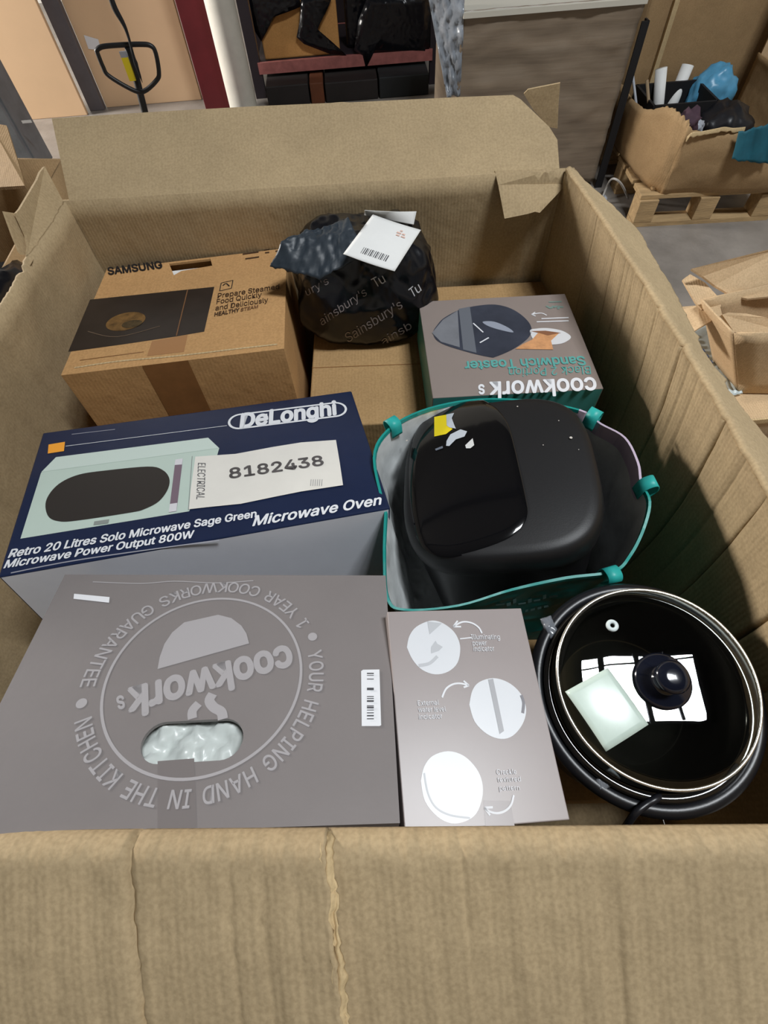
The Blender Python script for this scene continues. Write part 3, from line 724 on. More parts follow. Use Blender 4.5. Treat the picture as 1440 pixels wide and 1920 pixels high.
def drape_text(name, body, A, B, C, m, bold, parent):
    """lettering printed on the bag: set in a plane in front of it and laid onto its surface"""
    V, Fc, W = glyphs(body, bold)
    bm = bmesh.new(); vs_ = [bm.verts.new((v.x / W, v.y / CAPH, 0)) for v in V]
    for f in Fc:
        try: bm.faces.new([vs_[i] for i in f])
        except ValueError: pass
    bmesh.ops.triangulate(bm, faces=bm.faces); bmesh.ops.subdivide_edges(bm, edges=bm.edges, cuts=1, use_grid_fill=True)
    bm.verts.index_update()
    A, B, C = Vector(A), Vector(B), Vector(C); out = []; ok = True
    for v in bm.verts:
        q = A + (B - A) * v.co.x + (C - A) * v.co.y; h = on_parcel(q); out.append(h)
    fc = [tuple(v.index for v in f.verts) for f in bm.faces if all(out[v.index] is not None for v in f.verts)]
    bm.free()
    out = [p if p is not None else Vector((0, 1.07, 0.7)) for p in out]
    return mobj(name, out, fc, m, parent)
M_bagink = mat('bag_grey_ink', (128, 120, 120), 0.4); M_bagink2 = mat('bag_pale_ink', (186, 186, 188), 0.35)
z6 = lambda L: [(480 + x / 3.789, 370 + y / 3.789) for x, y in L]
drape_line('letter', "Sainsbury's", *z6([(655, 1030), (1045, 780), (625, 970)]), M_bagink, 0.0, PAR)
drape_line('letter', "ainsbury's", *z6([(470, 910), (790, 690), (445, 855)]), M_bagink, 0.0, PAR)
drape_line('letter', "ainsb", *z6([(905, 1050), (1110, 925), (880, 1000)]), M_bagink, 0.0, PAR)
drape_line('letter', "ury's", *z6([(365, 700), (520, 610), (345, 650)]), M_bagink, 0.0, PAR)
for (ax, ay), (bx, by), (kx, ky) in (((850, 640), (925, 600), (-35, -60)), ((1110, 715), (1175, 660), (-30, -60))):
    mx_, my_ = ax + (bx - ax) * .55, ay + (by - ay) * .55
    drape_text('lettering', "T", *z6([(ax, ay), (ax + (bx - ax) * .5, ay + (by - ay) * .5), (ax + kx, ay + ky)]), M_bagink2, 0.0, PAR)
    drape_text('lettering', "u", *z6([(mx_, my_), (bx, by), (mx_ + kx, my_ + ky)]), M_bagink2, 0.0, PAR)
# loose end of the bag folded over to the left
def near_parcel(q, off, y):
    d = ray(*q).normalized(); h = BV.ray_cast(CAM, d)
    return h[0] - d * off if h[0] else atY(*q, y)
cn = [near_parcel((506, 500), .01, 0.99), near_parcel((600, 524), .014, .96), near_parcel((684, 478), .010, .99), near_parcel((650, 412), .012, 1.05), near_parcel((556, 440), .02, 1.04)]
def loose(u, v):
    a = lerp(cn[0], cn[1], u) if u < 1 else cn[1]
    lo = lerp(cn[0], cn[1], min(1, u * 2)) if u < .5 else lerp(cn[1], cn[2], u * 2 - 1)
    hi = lerp(cn[4], cn[3], u)
    p = lerp(lo, hi, v)
    return p + Vector((0, 0, 0.012 * math.sin(v * 3.1) + 0.007 * fbm((p.x * 30, p.y * 30, 1))))
sheet('loose_film', loose, 40, 20, wrap('matt_black_film', (44, 52, 60), 0.45, 0.14, 26), PAR, 0.002)
def lift_clear(pxc, off):
    # flat quad hung in front of the bag: moved towards the lens until no point of it is buried
    c = [near_parcel(q, off, 1.10) for q in pxc]; sh = 0.0
    for i in range(9):
        for j in range(9):
            u, v = i / 8, j / 8; p = lerp(lerp(c[0], c[1], u), lerp(c[3], c[2], u), v)
            d = (p - CAM); L = d.length; h = BV.ray_cast(CAM, d.normalized())
            if h[0]: sh = max(sh, L - (h[0] - CAM).length)
    return [p - (p - CAM).normalized() * (sh + 0.002) for p in c]
def paper(name, px, off, m):
    c = lift_clear(px, off)
    def fn(u, v):
        p = lerp(lerp(c[0], c[1], u), lerp(c[3], c[2], u), v); return p + Vector((0, -0.003 * math.sin(u * 3.1), 0.004 * math.sin(u * 3.1) * math.sin(v * 3.1)))
    return sheet(name, fn, 14, 14, m, PAR, 0.0008), fn
p2, f2 = paper('paper_slip', z6([(770, 125), (1120, 195), (1140, 100), (772, 92)]), 0.002, M_paper)
p1, f1 = paper('paper_slip', z6([(620, 402), (985, 525), (1172, 232), (830, 122)]), 0.004, M_paper)
def onpaper(u, v, o=0.0016): return f1(u, v) + Vector((0, -o * .6, o))
for k in range(15):
    u0 = 0.26 + 0.034 * k; w = 0.008 + 0.012 * ((k * 7) % 3) / 2
    mobj('barcode_bar', [onpaper(u0, .13), onpaper(u0 + w, .13), onpaper(u0 + w, .25), onpaper(u0, .25)], [(0, 1, 2, 3)], mat('bar_ink', (70, 70, 74), 0.6), p1)
for k, (u, v, w) in enumerate(((.62, .76, .09), (.73, .76, .06), (.64, .70, .07), (.74, .70, .08), (.66, .82, .05))):
    mobj('red_stamp', [onpaper(u, v), onpaper(u + w, v), onpaper(u + w, v + .03), onpaper(u, v + .03)], [(0, 1, 2, 3)], mat('red_ink', (226, 190, 176), 0.6), p1)

# ================================================================== AIR FRYER IN ITS SHOPPING BAG
Qf = Matrix.Rotation(R_(-7.3), 3, 'Z') @ Matrix.Rotation(R_(-2.9), 3, 'X') @ Matrix.Rotation(R_(-11.4), 3, 'Y')
fw, fd, fh = 0.318, 0.338, 0.40
ft = Vector((0.189, 0.484, CAMZ - 0.672))
FRY = root('air_fryer', 'black rounded air fryer with glossy lid panel inside a shopping bag', 'air fryer', ft - Qf @ Vector((0, 0, fh)), Qf)
def sell(a, w, d, n):
    c, s = math.cos(a), math.sin(a)
    return math.copysign(abs(c) ** (2 / n), c) * w / 2, math.copysign(abs(s) ** (2 / n), s) * d / 2
def dome(x, y): return fh - 0.020 * (abs(x / (fw / 2)) ** 3 * 0.9 + abs(y / (fd / 2)) ** 3 * 0.9) * 0.6
NA = 72
rings = [(0.80, 0.0, 0), (0.88, 0.012, 0), (0.93, fh * 0.5, 0), (0.965, fh - 0.065, 0), (0.97, fh - 0.052, 0)]
v = []; f = []
def addring(sc, zf, nexp=3.3):
    for k in range(NA):
        x, y = sell(2 * math.pi * k / NA, fw * sc, fd * sc, nexp); v.append((x, y, zf(x, y)))
for sc, z, _ in rings: addring(sc, lambda x, y, z=z: z)
for j in range(len(rings) - 1):
    for k in range(NA): f.append((j * NA + k, j * NA + (k + 1) % NA, (j + 1) * NA + (k + 1) % NA, (j + 1) * NA + k))
f.append(tuple(range(NA - 1, -1, -1)))
M_matte = mat('matte_black', (21, 21, 23), 0.48, bump=0.03, bscale=400)
mobj('body', v, f, mat('body_black', (15, 15, 17), 0.32), FRY, world=False, smooth=True)
v = []; f = []
prof = [(0.972, -0.055), (0.99, -0.050), (1.0, -0.036), (0.995, -0.018), (0.97, -0.006)]
for sc, dz in prof: addring(sc, lambda x, y, dz=dz: dome(x * .97, y * .97) + dz)
for sc in (0.93, 0.86, 0.75, 0.6, 0.45, 0.3, 0.15, 0.03): addring(sc, dome)
nr = len(v) // NA
for j in range(nr - 1):
    for k in range(NA): f.append((j * NA + k, j * NA + (k + 1) % NA, (j + 1) * NA + (k + 1) % NA, (j + 1) * NA + k))
f.append(tuple((nr - 1) * NA + k for k in range(NA)))
lidf = mobj('lid', v, f, M_matte, FRY, world=False, smooth=True)
FF = Face(FRY, fh - 0.006)
gp = [(905, 745), (932, 765), (953, 797), (965, 838), (976, 885), (987, 935), (991, 962), (984, 985), (963, 1006), (928, 1022), (880, 1036), (840, 1042), (805, 1034), (782, 1008), (770, 960), (765, 900), (768, 845), (782, 800), (808, 770), (850, 751)]
gl = [FF.loc(q).to_3d() for q in gp]; gl = smoothpath(gl + [gl[0]], 4)[:-1]
gc = sum(gl, Vector()) / len(gl); ng = len(gl)
v = []; f = []
for s in (1.0, 0.97, 0.85, 0.7, 0.5, 0.3, 0.1):
    for p in gl:
        q = gc + (p - gc) * s; q.z = dome(q.x, q.y) + (0.0016 if s < 1 else -0.001); v.append(q.copy())
for j in range(6):
    for k in range(ng): f.append((j * ng + k, j * ng + (k + 1) % ng, (j + 1) * ng + (k + 1) % ng, (j + 1) * ng + k))
f.append(tuple(6 * ng + k for k in range(ng)))
M_gloss = mat('gloss_black', (12, 12, 14), 0.06, coat=0.6)
mobj('glossy_panel', v, f, M_gloss, FRY, world=False, smooth=True)
def fpatch(name, px, m, lay=0.0026):
    P = [FF.loc(q) for q in px]; tri = tessellate_polygon([[p.to_3d() for p in P]])
    return mobj(name, [(p.x, p.y, dome(p.x, p.y) + lay) for p in P], [tuple(t) for t in tri], m, FRY, world=False)
z1 = lambda L: [(660 + x / 2.4, 720 + y / 2.4) for x, y in L]
fpatch('yellow_sticker', z1([(370, 148), (425, 140), (428, 195), (455, 212), (425, 235), (372, 244)]), mat('sticker_yellow', (232, 208, 30), 0.5))
fpatch('sticker_residue', z1([(425, 140), (460, 134), (450, 160), (464, 200), (470, 212), (440, 205), (428, 195)]), mat('sticker_torn', (186, 192, 200), 0.6), 0.003)
fpatch('sticker_residue', z1([(428, 268), (445, 238), (490, 216), (520, 226), (508, 250), (470, 262), (440, 292), (426, 290)]), mat('sticker_torn', (186, 192, 200), 0.6), 0.003)
fpatch('sticker_residue', z1([(512, 290), (545, 258), (552, 290), (535, 304), (516, 304)]), mat('sticker_torn2', (206, 206, 204), 0.6), 0.003)
fpatch('sticker_residue', z1([(376, 302), (410, 290), (412, 300), (380, 310)]), mat('sticker_torn3', (110, 116, 128), 0.6), 0.003)
for q, r in (((985, 248), 8), ((745, 107), 4), ((930, 172), 3), ((860, 288), 3), ((1020, 300), 2.5), ((246, 250), 6)):
    fpatch('paint_fleck', z1([(q[0] + r * math.cos(a), q[1] + r * .7 * math.sin(a)) for a in (0, 1.2, 2.4, 3.6, 4.8)]), mat('fleck', (190, 184, 176), 0.6), 0.003)

BAG = root('shopping_bag', 'silver lined shopping bag with teal trim holding the air fryer', 'bag', (0.22, 0.46, ZF))
rimpx = [((725, 960), .76), ((703, 860), .765), ((728, 808), .77), ((790, 772), .765), ((880, 752), .75), ((980, 752), .75), ((1085, 770), .755), ((1125, 796), .765), ((1170, 822), .765),
         ((1194, 868), .765), ((1200, 905), .765), ((1216, 940), .765), ((1205, 990), .755), ((1180, 1040), .75), ((1148, 1070), .75), ((1060, 1082), .745), ((960, 1104), .74), ((860, 1134), .74), ((760, 1142), .74), ((728, 1120), .745), ((722, 1040), .755)]
rim = [atZ(*q, z) for q, z in rimpx]
rim = smoothpath(rim + [rim[0]], 5)[:-1]; NR = len(rim)
cb = Vector((0.235, 0.455, ZF + 0.003))
def bagpt(k, t):
    p = rim[k]; a = math.atan2(p.y - cb.y, p.x - cb.x); bx, by = sell(a, 0.36, 0.31, 5)
    b = Vector((cb.x + bx, cb.y + by, cb.z)); q = lerp(p, b, t)
    n = Vector((p.x - cb.x, p.y - cb.y, 0)).normalized(); w = math.sin(math.pi * min(1, t * 1.1)) if t < .9 else 0
    return q + n * (0.010 * fbm((q.x * 9, q.y * 9, q.z * 5)) * w - 0.004 * w)
rows = [0, .06, .12, .2, .3, .42, .56, .7, .85, 1.0]
M_silver = wrap('silver_lining', (222, 226, 226), 0.36, 1.0, 34, (1, 1, 0.4), var=0.25)
MATS['silver_lining'].node_tree.nodes['Principled BSDF'].inputs['Metallic'].default_value = 0.1
M_teal2 = wrap('teal_weave', (24, 140, 132), 0.4, 0.25, 30, var=0.08)
M_lilac = mat('lilac_weave', (190, 176, 196), 0.45, var=0.12, vscale=10)
v = []; f = []
for t in rows:
    for k in range(NR): v.append(bagpt(k, t))
for j in range(len(rows) - 1):
    for k in range(NR): f.append((j * NR + k, j * NR + (k + 1) % NR, (j + 1) * NR + (k + 1) % NR, (j + 1) * NR + k))
f.append(tuple((len(rows) - 1) * NR + k for k in range(NR)))
mobj('lining', v, f, M_silver, BAG, smooth=True)
def outer(k, t):
    p = bagpt(k, t); n = Vector((rim[k].x - cb.x, rim[k].y - cb.y, 0)).normalized(); return p + n * 0.003
v = [outer(k, t) for t in rows for k in range(NR)]
fo = []; 
for j in range(len(rows) - 1):
    for k in range(NR): fo.append((j * NR + k, j * NR + (k + 1) % NR, (j + 1) * NR + (k + 1) % NR, (j + 1) * NR + k))
mobj('outer_weave', v, fo, M_teal2, BAG, smooth=True)
# trim bound over the rim: teal except for the lilac stretch on the right rear
def trim(ks, m, wd=0.05):
    v = []; 
    for k in ks:
        k %= NR; n = Vector((rim[k].x - cb.x, rim[k].y - cb.y, 0)).normalized()
        v += [bagpt(k, wd) - n * 0.001, bagpt(k, 0) - n * 0.0005 + Vector((0, 0, 0.0012)), bagpt(k, 0) + n * 0.0038 + Vector((0, 0, 0.0008)), bagpt(k, wd * 1.2) + n * 0.004]
    f = [(4 * i + a, 4 * i + a + 1, 4 * i + a + 5, 4 * i + a + 4) for i in range(len(ks) - 1) for a in range(3)]
    return mobj('rim_trim', v, f, m, BAG)
trim(list(range(0, 31)), M_teal2, 0.012)
trim(list(range(30, 53)), M_lilac, 0.06)
trim(list(range(52, NR + 1)), M_teal2, 0.012)
def loop_handle(q, z, d, up, w=0.022):
    c = atZ(*q, z); d = Vector(d).normalized(); s = Vector((-d.y, d.x, 0))
    pts = [c - d * 0.004 - Vector((0, 0, 0.02)), c + Vector((0, 0, 0.004)), c + d * 0.016 + Vector((0, 0, up)), c + d * 0.022 + Vector((0, 0, -0.004)), c + d * 0.012 - Vector((0, 0, 0.022))]
    pts = smoothpath(pts, 4); v = []
    for p in pts: v += [p - s * w / 2, p + s * w / 2]
    o = mobj('handle_stub', v, [(2 * i, 2 * i + 1, 2 * i + 3, 2 * i + 2) for i in range(len(pts) - 1)], mat('teal_ribbon', (44, 168, 162), 0.45), BAG, smooth=True)
    solid(o, 0.002, 0)
loop_handle((1108, 786), .765, (0.7, 0.7, 0), 0.010)
loop_handle((1204, 912), .765, (1, 0.05, 0), 0.012)
loop_handle((1140, 1066), .75, (0.2, -1, 0), 0.008)
loop_handle((742, 800), .77, (-0.5, 0.8, 0), 0.006)
# pale scrawl of print along the front of the bag
front = [(945, 1136), (965, 1134), (985, 1128), (1008, 1130), (1020, 1120), (1042, 1116)]
def on_bag(q, off=0.004):
    p = atY(*q, 0.268); return p
BVb = BVHTree.FromPolygons(v if False else [outer(k, t) for t in rows for k in range(NR)], fo)
def bagmark(name, q0, q1, h, m):
    P = []
    for q in (q0, q1, (q1[0], q1[1] - h), (q0[0], q0[1] - h)):
        d = ray(*q).normalized(); hh = BVb.ray_cast(CAM, d)
        if not hh[0]: return
        P.append(hh[0] - d * 0.003)
    mobj(name, P, [(0, 1, 2, 3)], m, BAG)
for i, (x, y, w, h) in enumerate(((930, 1136, 16, 3), (950, 1137, 8, 6), (962, 1132, 6, 8), (972, 1134, 14, 3), (990, 1131, 7, 7), (1001, 1128, 12, 3), (1018, 1124, 6, 8), (1030, 1121, 16, 4), (985, 1148, 5, 4), (995, 1146, 8, 4), (1008, 1143, 7, 4), (1020, 1140, 9, 4))):
    bagmark('printed_mark', (x, y), (x + w, y - 2), h, mat('bag_pale_print', (150, 206, 204), 0.5))

# ================================================================== SLOW COOKER
lc = Vector((0.320, 0.128, CAMZ - 0.66)); nn = Vector((-0.053, -0.084, 0.995)).normalized()
Ql = nn.to_track_quat('Z', 'Y').to_matrix()
SLOW = root('slow_cooker', 'black slow cooker with clear glass lid and round knob', 'slow cooker', (0.318, 0.124, 0.515), Ql)
rc = Vector((0.318, 0.125, CAMZ - 0.695)); RO = 0.1435
hb = rc.z - 0.517
mobj_r = lathe('housing', [(0.001, -hb + .008), (0.105, -hb + .008), (0.115, -hb + 0.016), (0.128, -hb * 0.6), (0.134, -0.03), (0.1355, -0.016), (RO, -0.010), (RO + 0.001, 0.0), (RO - 0.003, 0.006), (0.134, 0.008), (0.127, 0.004), (0.1255, -0.006), (0.125, -0.04)], rc, mat('cooker_black', (20, 21, 25), 0.36, bump=0.02, bscale=300), SLOW, 96, Ql)
lathe('inner_pot', [(0.1265, -0.004), (0.128, 0.010), (0.123, 0.013), (0.1165, 0.010), (0.114, -0.006), (0.110, -0.05), (0.100, -0.10), (0.085, -0.115), (0.001, -0.118)], rc, mat('pot_black', (22, 21, 20), 0.12, coat=0.5), SLOW, 96, Ql)
LID = lathe('glass_lid', [(0.1175, 0.004), (0.114, 0.0072), (0.108, 0.0084), (0.09, 0.0092), (0.06, 0.0096), (0.001, 0.0098)], lc - nn * 0.004, glass_mat('lid_glass', (222, 230, 220)), SLOW, 96, Ql)
tr = []
for k in range(96):
    a = 2 * math.pi * k / 96; tr.append(lc + Ql @ Vector((0.1185 * math.cos(a), 0.1185 * math.sin(a), -0.0015)))
tube('steel_rim', tr, 0.0022, mat('rim_steel', (214, 208, 196), 0.25, metal=0.85), LID, 10, closed=True)
def onlid(px, py, dz=0.0):
    return atP(px, py, lc + nn * (0.0062 + dz), nn)
kc = onlid(1241, 1277)
M_knob = mat('knob_navy', (18, 21, 32), 0.09, coat=0.8)
kb = lathe('knob', [(0.001, 0.0), (0.033, 0.0), (0.0335, 0.004), (0.030, 0.007), (0.018, 0.008), (0.0135, 0.012), (0.0130, 0.022), (0.0190, 0.029), (0.0195, 0.033), (0.016, 0.0365), (0.008, 0.038), (0.0001, 0.0382)], kc + nn * -0.0005, M_knob, SLOW, 48, Ql)
wp = onlid(1148, 1173); wt = []
for k in range(28):
    a = 2 * math.pi * k / 28; wt.append(wp + Ql @ Vector((0.0053 * math.cos(a), 0.0053 * math.sin(a), 0.0)))
tube('vent_grommet', wt, 0.0027, mat('grommet_white', (206, 216, 216), 0.5), LID, 10, closed=True)
# grey film-wrapped side clips on the housing
M_film = wrap('grey_film_wrap', (110, 114, 120), 0.2, 0.9, 60)
for q, ang in (((1032, 1176), 2.35), ((1138, 1462), -2.1)):
    p = atP(*q, rc + nn * 0.006, nn)
    def blob(u, v, p=p, ang=ang):
        x = (u - .5) * 0.030; y = (v - .5) * 0.016
        h = 0.005 * (1 - (2 * u - 1) ** 4) * (1 - (2 * v - 1) ** 4) + 0.002 * noise.noise((u * 8, v * 8, ang))
        ca, sa = math.cos(ang), math.sin(ang)
        return p + Ql @ Vector((x * ca - y * sa, x * sa + y * ca, h - 0.002))
    sheet('wrapped_clip', blob, 16, 10, M_film, SLOW, 0.001)
cp = [atP(*q, rc + nn * h, nn) for q, h in (((1243, 1485), -0.006), ((1232, 1496), 0.012), ((1212, 1508), 0.013), ((1192, 1524), 0.012), ((1176, 1546), -0.004))]
tube('power_cord', smoothpath(cp, 6) + [atP(1168, 1556, rc - nn * 0.05, nn), atP(1180, 1556, rc - nn * 0.10, nn)], 0.0042, mat('cord_black', (24, 25, 30), 0.35), SLOW, 10)
# paper slip on the lid
pp = [onlid(*q, 0.006) for q in ((1138, 1409), (1218, 1358), (1141, 1251), (1061, 1296))]
PS = sheet('paper_slip', lambda u, v: lerp(lerp(pp[0], pp[1], u), lerp(pp[3], pp[2], u), v) + nn * (-0.004 * ((2 * u - 1) ** 2 + (2 * v - 1) ** 2) * .5), 10, 10, mat('slip_paper', (196, 212, 202), 0.25, var=0.06, vscale=30), None, 0.0008, origin=pp[0])
tag(PS, 'pale green paper slip lying on the glass lid of the slow cooker', 'paper')

# ================================================================== BACKGROUND, RIGHT SIDE
BGP = pallet('wooden_pallet', 'small wooden pallet carrying the torn carton of rubbish', 1.69, 2.77, 0.0, 0.66, 0.72, 3, -3)
# torn carton of rubbish: soft rounded corner towards the container
TC = root('torn_carton', 'torn brown carton full of rubbish standing on a small pallet', 'carton', (1.70, 2.78, 0.143))
cor = [Vector((1.36, 3.14, 0)), Vector((1.355, 2.75, 0)), Vector((1.375, 2.53, 0)), Vector((1.42, 2.44, 0)), Vector((1.52, 2.42, 0)), Vector((2.06, 2.42, 0)), Vector((2.06, 3.14, 0))]
hts = [0.37, 0.38, 0.455, 0.44, 0.40, 0.405, 0.42]
cs = smoothpath([Vector((p.x, p.y, h)) for p, h in zip(cor, hts)], 14); NC = len(cs)
def tcw(u, v):
    p = cs[min(NC - 1, int(round(u * (NC - 1))))]; z = lerp(0.145, p.z, v)
    if v > .99: z += 0.012 * noise.noise((u * 40, 1, 0)) + 0.006 * noise.noise((u * 120, 3, 0))
    fl = 0.05 * (1 - v); c = Vector((1.70, 2.78, 0)); d = Vector((p.x - c.x, p.y - c.y, 0)).normalized()
    return Vector((p.x, p.y, z)) + d * (0.02 * math.sin(math.pi * v) + 0.008 * fbm((u * 6, v * 3, 2))) - d * fl * 0.4
sheet('wall', tcw, NC - 1, 10, M_tan, TC, 0.007)
box('bottom', (0, 0, 0.009), (0.60, 0.62, 0.010), M_tan, TC)
te = smoothpath([atY(*q, 2.405) for q in ((1286, 262), (1296, 254), (1314, 252), (1340, 247), (1356, 244), (1372, 246), (1395, 244))], 5)
sheet('torn_edge', lambda u, v: te[int(round(u * (len(te) - 1)))] + Vector((0, -0.006 * v, 0.012 - 0.03 * v * (0.5 + 0.5 * noise.noise((u * 12, 1, 0))))), len(te) - 1, 3, M_edge, TC, 0.003)
# tall carton standing behind it, with taped front
TB = root('tall_carton', 'tall brown carton standing behind the torn rubbish carton', 'carton', (2.0, 3.75, 0.0))
sheet('wall', lambda u, v: Vector((1.50 + 1.05 * u, 3.30 + 0.02 * math.sin(u * 12), 1.35 * v)), 40, 4, M_tan, TB, 0.008)
sheet('wall', lambda u, v: Vector((1.50, 3.30 + 0.95 * u, 1.35 * v)), 4, 4, M_tan, TB, 0.008)
sheet('wall', lambda u, v: Vector((2.55, 3.30 + 0.95 * u, 1.35 * v)), 4, 4, M_tan, TB, 0.008)
sheet('wall', lambda u, v: Vector((1.50 + 1.05 * u, 4.25, 1.35 * v)), 4, 4, M_tan, TB, 0.008)
box('bottom', (0.025, 0.025, 0.004), (1.04, 0.94, 0.008), M_tan, TB)
q0, q1 = atY(1271, 0, 3.29), atY(1207, 203, 3.29)
slab('tape', [q0 + Vector((-.012, 0, 0)), q0 + Vector((.012, 0, 0)), q1 + Vector((.012, 0, 0)), q1 + Vector((-.012, 0, 0))], Vector((0, 0.02, 0)), M_edge, TB)
# pale board leaning at the right
LB = slab('leaning_board', [atY(*q, y) for q, y in (((1445, 20), 3.0), ((1376, 184), 3.05), ((1400, 250), 3.05), ((1560, 250), 2.95), ((1560, 20), 2.95))], Vector((0.003, 0.012, 0)), M_tan2)
del LB
o = bpy.data.objects['leaning_board']; bpy.data.objects.remove(o)
lbx = atY(1376, 184, 3.1); lbt = atY(1452, 0, 3.1)
LB = root('leaning_board', 'pale cardboard sheet upright beside the torn rubbish carton', 'board', (2.35, 3.1, 0))
slab('sheet', [Vector((2.09, 3.16, 0.0)), Vector((2.75, 3.0, 0.0)), Vector((2.75, 3.0, 1.3)), Vector((2.09, 3.16, 1.3))], Vector((0.003, 0.012, 0)), M_tan2, LB)
# rubbish inside
def lump(name, label, cat, c, r, m, amp=0.25, seed=0, sub=4, flat=None, sq=2.2):
    bm = bmesh.new(); bmesh.ops.create_icosphere(bm, subdivisions=sub, radius=1.0); vs_ = []
    for v in bm.verts:
        d = v.co.normalized(); k = (abs(d.x) ** sq + abs(d.y) ** sq + abs(d.z) ** sq) ** (-1 / sq)
        k *= 1 + amp * noise.fractal(d * 2.2 + Vector((seed, 0, 0)), 0.7, 2, 4) + amp * 0.5 * (abs(noise.noise(d * 6 + Vector((0, seed, 0)))) - .3)
        vs_.append(Vector(c) + Vector((d.x * r[0], d.y * r[1], d.z * r[2])) * k)
    f = [tuple(v.index for v in f.verts) for f in bm.faces]; bm.free()
    o = mobj(name, vs_, f, m, None, smooth=True, origin=(c[0], c[1], c[2] - r[2])); return tag(o, label, cat)
lump('black_sack', 'crumpled black rubbish sack in the torn carton', 'sack', atY(1360, 222, 2.72) - Vector((0, 0, 0.06)), (0.13, 0.13, 0.12), wrap('sack_black', (26, 26, 30), 0.4, 0.6, 14), 0.18, 3)
lump('blue_bag', 'crumpled blue plastic bag behind the black sack', 'bag', atY(1330, 182, 2.98) - Vector((0, 0, 0.03)), (0.115, 0.08, 0.15), wrap('bag_blue', (84, 150, 186), 0.35, 0.6, 14, var=0.3), 0.16, 5)
lump('clear_bag', 'crumpled grey clear plastic bag at the torn carton edge', 'bag', atY(1290, 240, 2.60), (0.06, 0.05, 0.05), wrap('bag_grey', (170, 176, 186), 0.3, 0.8, 30, var=0.2), 0.25, 8)
lump('purple_rag', 'dark purple rag hanging on the torn carton edge', 'rag', Vector((1.455, 2.50, 0.405)), (0.05, 0.05, 0.05), mat('rag_purple', (74, 52, 64), 0.8, var=0.3), 0.4, 11, 3)
# dark bin liner box
BX = root('black_crate', 'black open crate standing inside the torn carton', 'crate', (1.57, 2.88, 0.158))
M_dk = mat('crate_black', (20, 19, 22), 0.7)
for c, s in (((0, -.12, .11), (.30, .012, .22)), ((0, .12, .11), (.30, .012, .22)), ((-.15, 0, .11), (.012, .25, .22)), ((.15, 0, .11), (.012, .25, .22))): box('wall', c, s, M_dk, BX)
box('bottom', (0, 0, .006), (.30, .25, .012), M_dk, BX)
def tubeobj(name, label, cat, a, b, r, m, open_end=True):
    a, b = Vector(a), Vector(b); o = tube(name, [a, b], r, m, None, 20, origin=a); return tag(o, label, cat)
tubeobj('paper_tube', 'white rolled paper tube standing upright in the black crate', 'tube', (1.57, 2.93, 0.17), atY(1240, 128, 3.0), 0.026, M_paper)
tubeobj('paper_tube', 'white rolled paper tube leaning to one side in the black crate', 'tube', (1.60, 2.96, 0.17), atY(1290, 122, 3.05), 0.028, M_paper)
tubeobj('metal_rod', 'thin grey rod with blue collar leaning in the torn carton', 'rod', (1.45, 2.78, 0.17), atY(1184, 122, 2.9), 0.006, mat('rod_grey', (160, 164, 172), 0.4))
tubeobj('wooden_stick', 'thin tan stick leaning out of the torn carton', 'stick', (1.49, 2.74, 0.17), atY(1213, 150, 2.86), 0.007, mat('stick_tan', (150, 128, 100), 0.7))
# teal cloth over the front edge
cl = [atY(*q, y) for q, y in (((1372, 298), 2.345), ((1440, 306), 2.345), ((1450, 228), 2.375), ((1385, 246), 2.375))]
o = sheet('teal_cloth', lambda u, v: lerp(lerp(cl[0], cl[1], u), lerp(cl[3], cl[2], u), v) + Vector((0, -0.012 * abs(math.sin(u * 7)), 0.006 * noise.noise((u * 9, v * 4, 0)))), 24, 12, mat('cloth_teal', (20, 84, 100), 0.7, var=0.2, vscale=20), None, 0.004, origin=cl[0])
tag(o, 'dark teal cloth hanging over the torn carton front', 'cloth')
# wire and crumpled film on the floor
tag(tube('floor_wire', smoothpath([atZ(1130, 370, .01), atZ(1140, 345, .05), atY(1150, 335, 2.62), atY(1165, 345, 2.6), atZ(1178, 372, .02)], 6), 0.005, mat('wire_white', (170, 168, 164), 0.5), None, 8, origin=atZ(1130, 370, 0)), 'thin pale wire curling up from the floor', 'wire')
lump('film_scrap', 'small scrap of crumpled clear film on the floor', 'scrap', atZ(1127, 385, 0.035), (0.035, 0.05, 0.035), wrap('bag_grey', (170, 176, 186), 0.3), 0.4, 14, 3)

# film wrapped stack behind the carton
M_wrapst = mat('wrapped_brown', (128, 114, 98), 0.35, var=0.2, vscale=3.5, bump=0.15, bscale=14, stretch=(0.4, 1, 6))
WS = root('wrapped_stack', 'film wrapped brown stack of goods behind the open carton', 'stack', (0.89, 3.25, 0))
def wst(u, v): return Vector((0.50 + 0.77 * u, 2.85 + 0.012 * fbm((u * 4, v * 10, 0)), 0.02 + 0.715 * v))
sheet('front_film', wst, 40, 30, M_wrapst, WS, 0.004)
box('load', (0, 0.02, 0.37), (0.755, 0.82, 0.69), M_wrapst, WS)
box('top_sheet', (0, 0.0, 0.724), (0.77, 0.84, 0.018), mat('top_white', (200, 196, 184), 0.6), WS)
M_silverfilm = wrap('stretch_film', (136, 142, 150), 0.2, 0.9, 14, (1, 1, 0.3), var=0.3)
lf = [atY(*q, y) for q, y in (((838, 182), 2.84), ((863, 180), 2.84), ((872, -20), 2.84), ((800, -20), 2.95))]
sheet('loose_film', lambda u, v: lerp(lerp(lf[0], lf[1], u), lerp(lf[3], lf[2], u), v) + Vector((0, 0.02 * fbm((u * 3, v * 6, 4)), 0)), 20, 30, M_silverfilm, WS, 0.002)
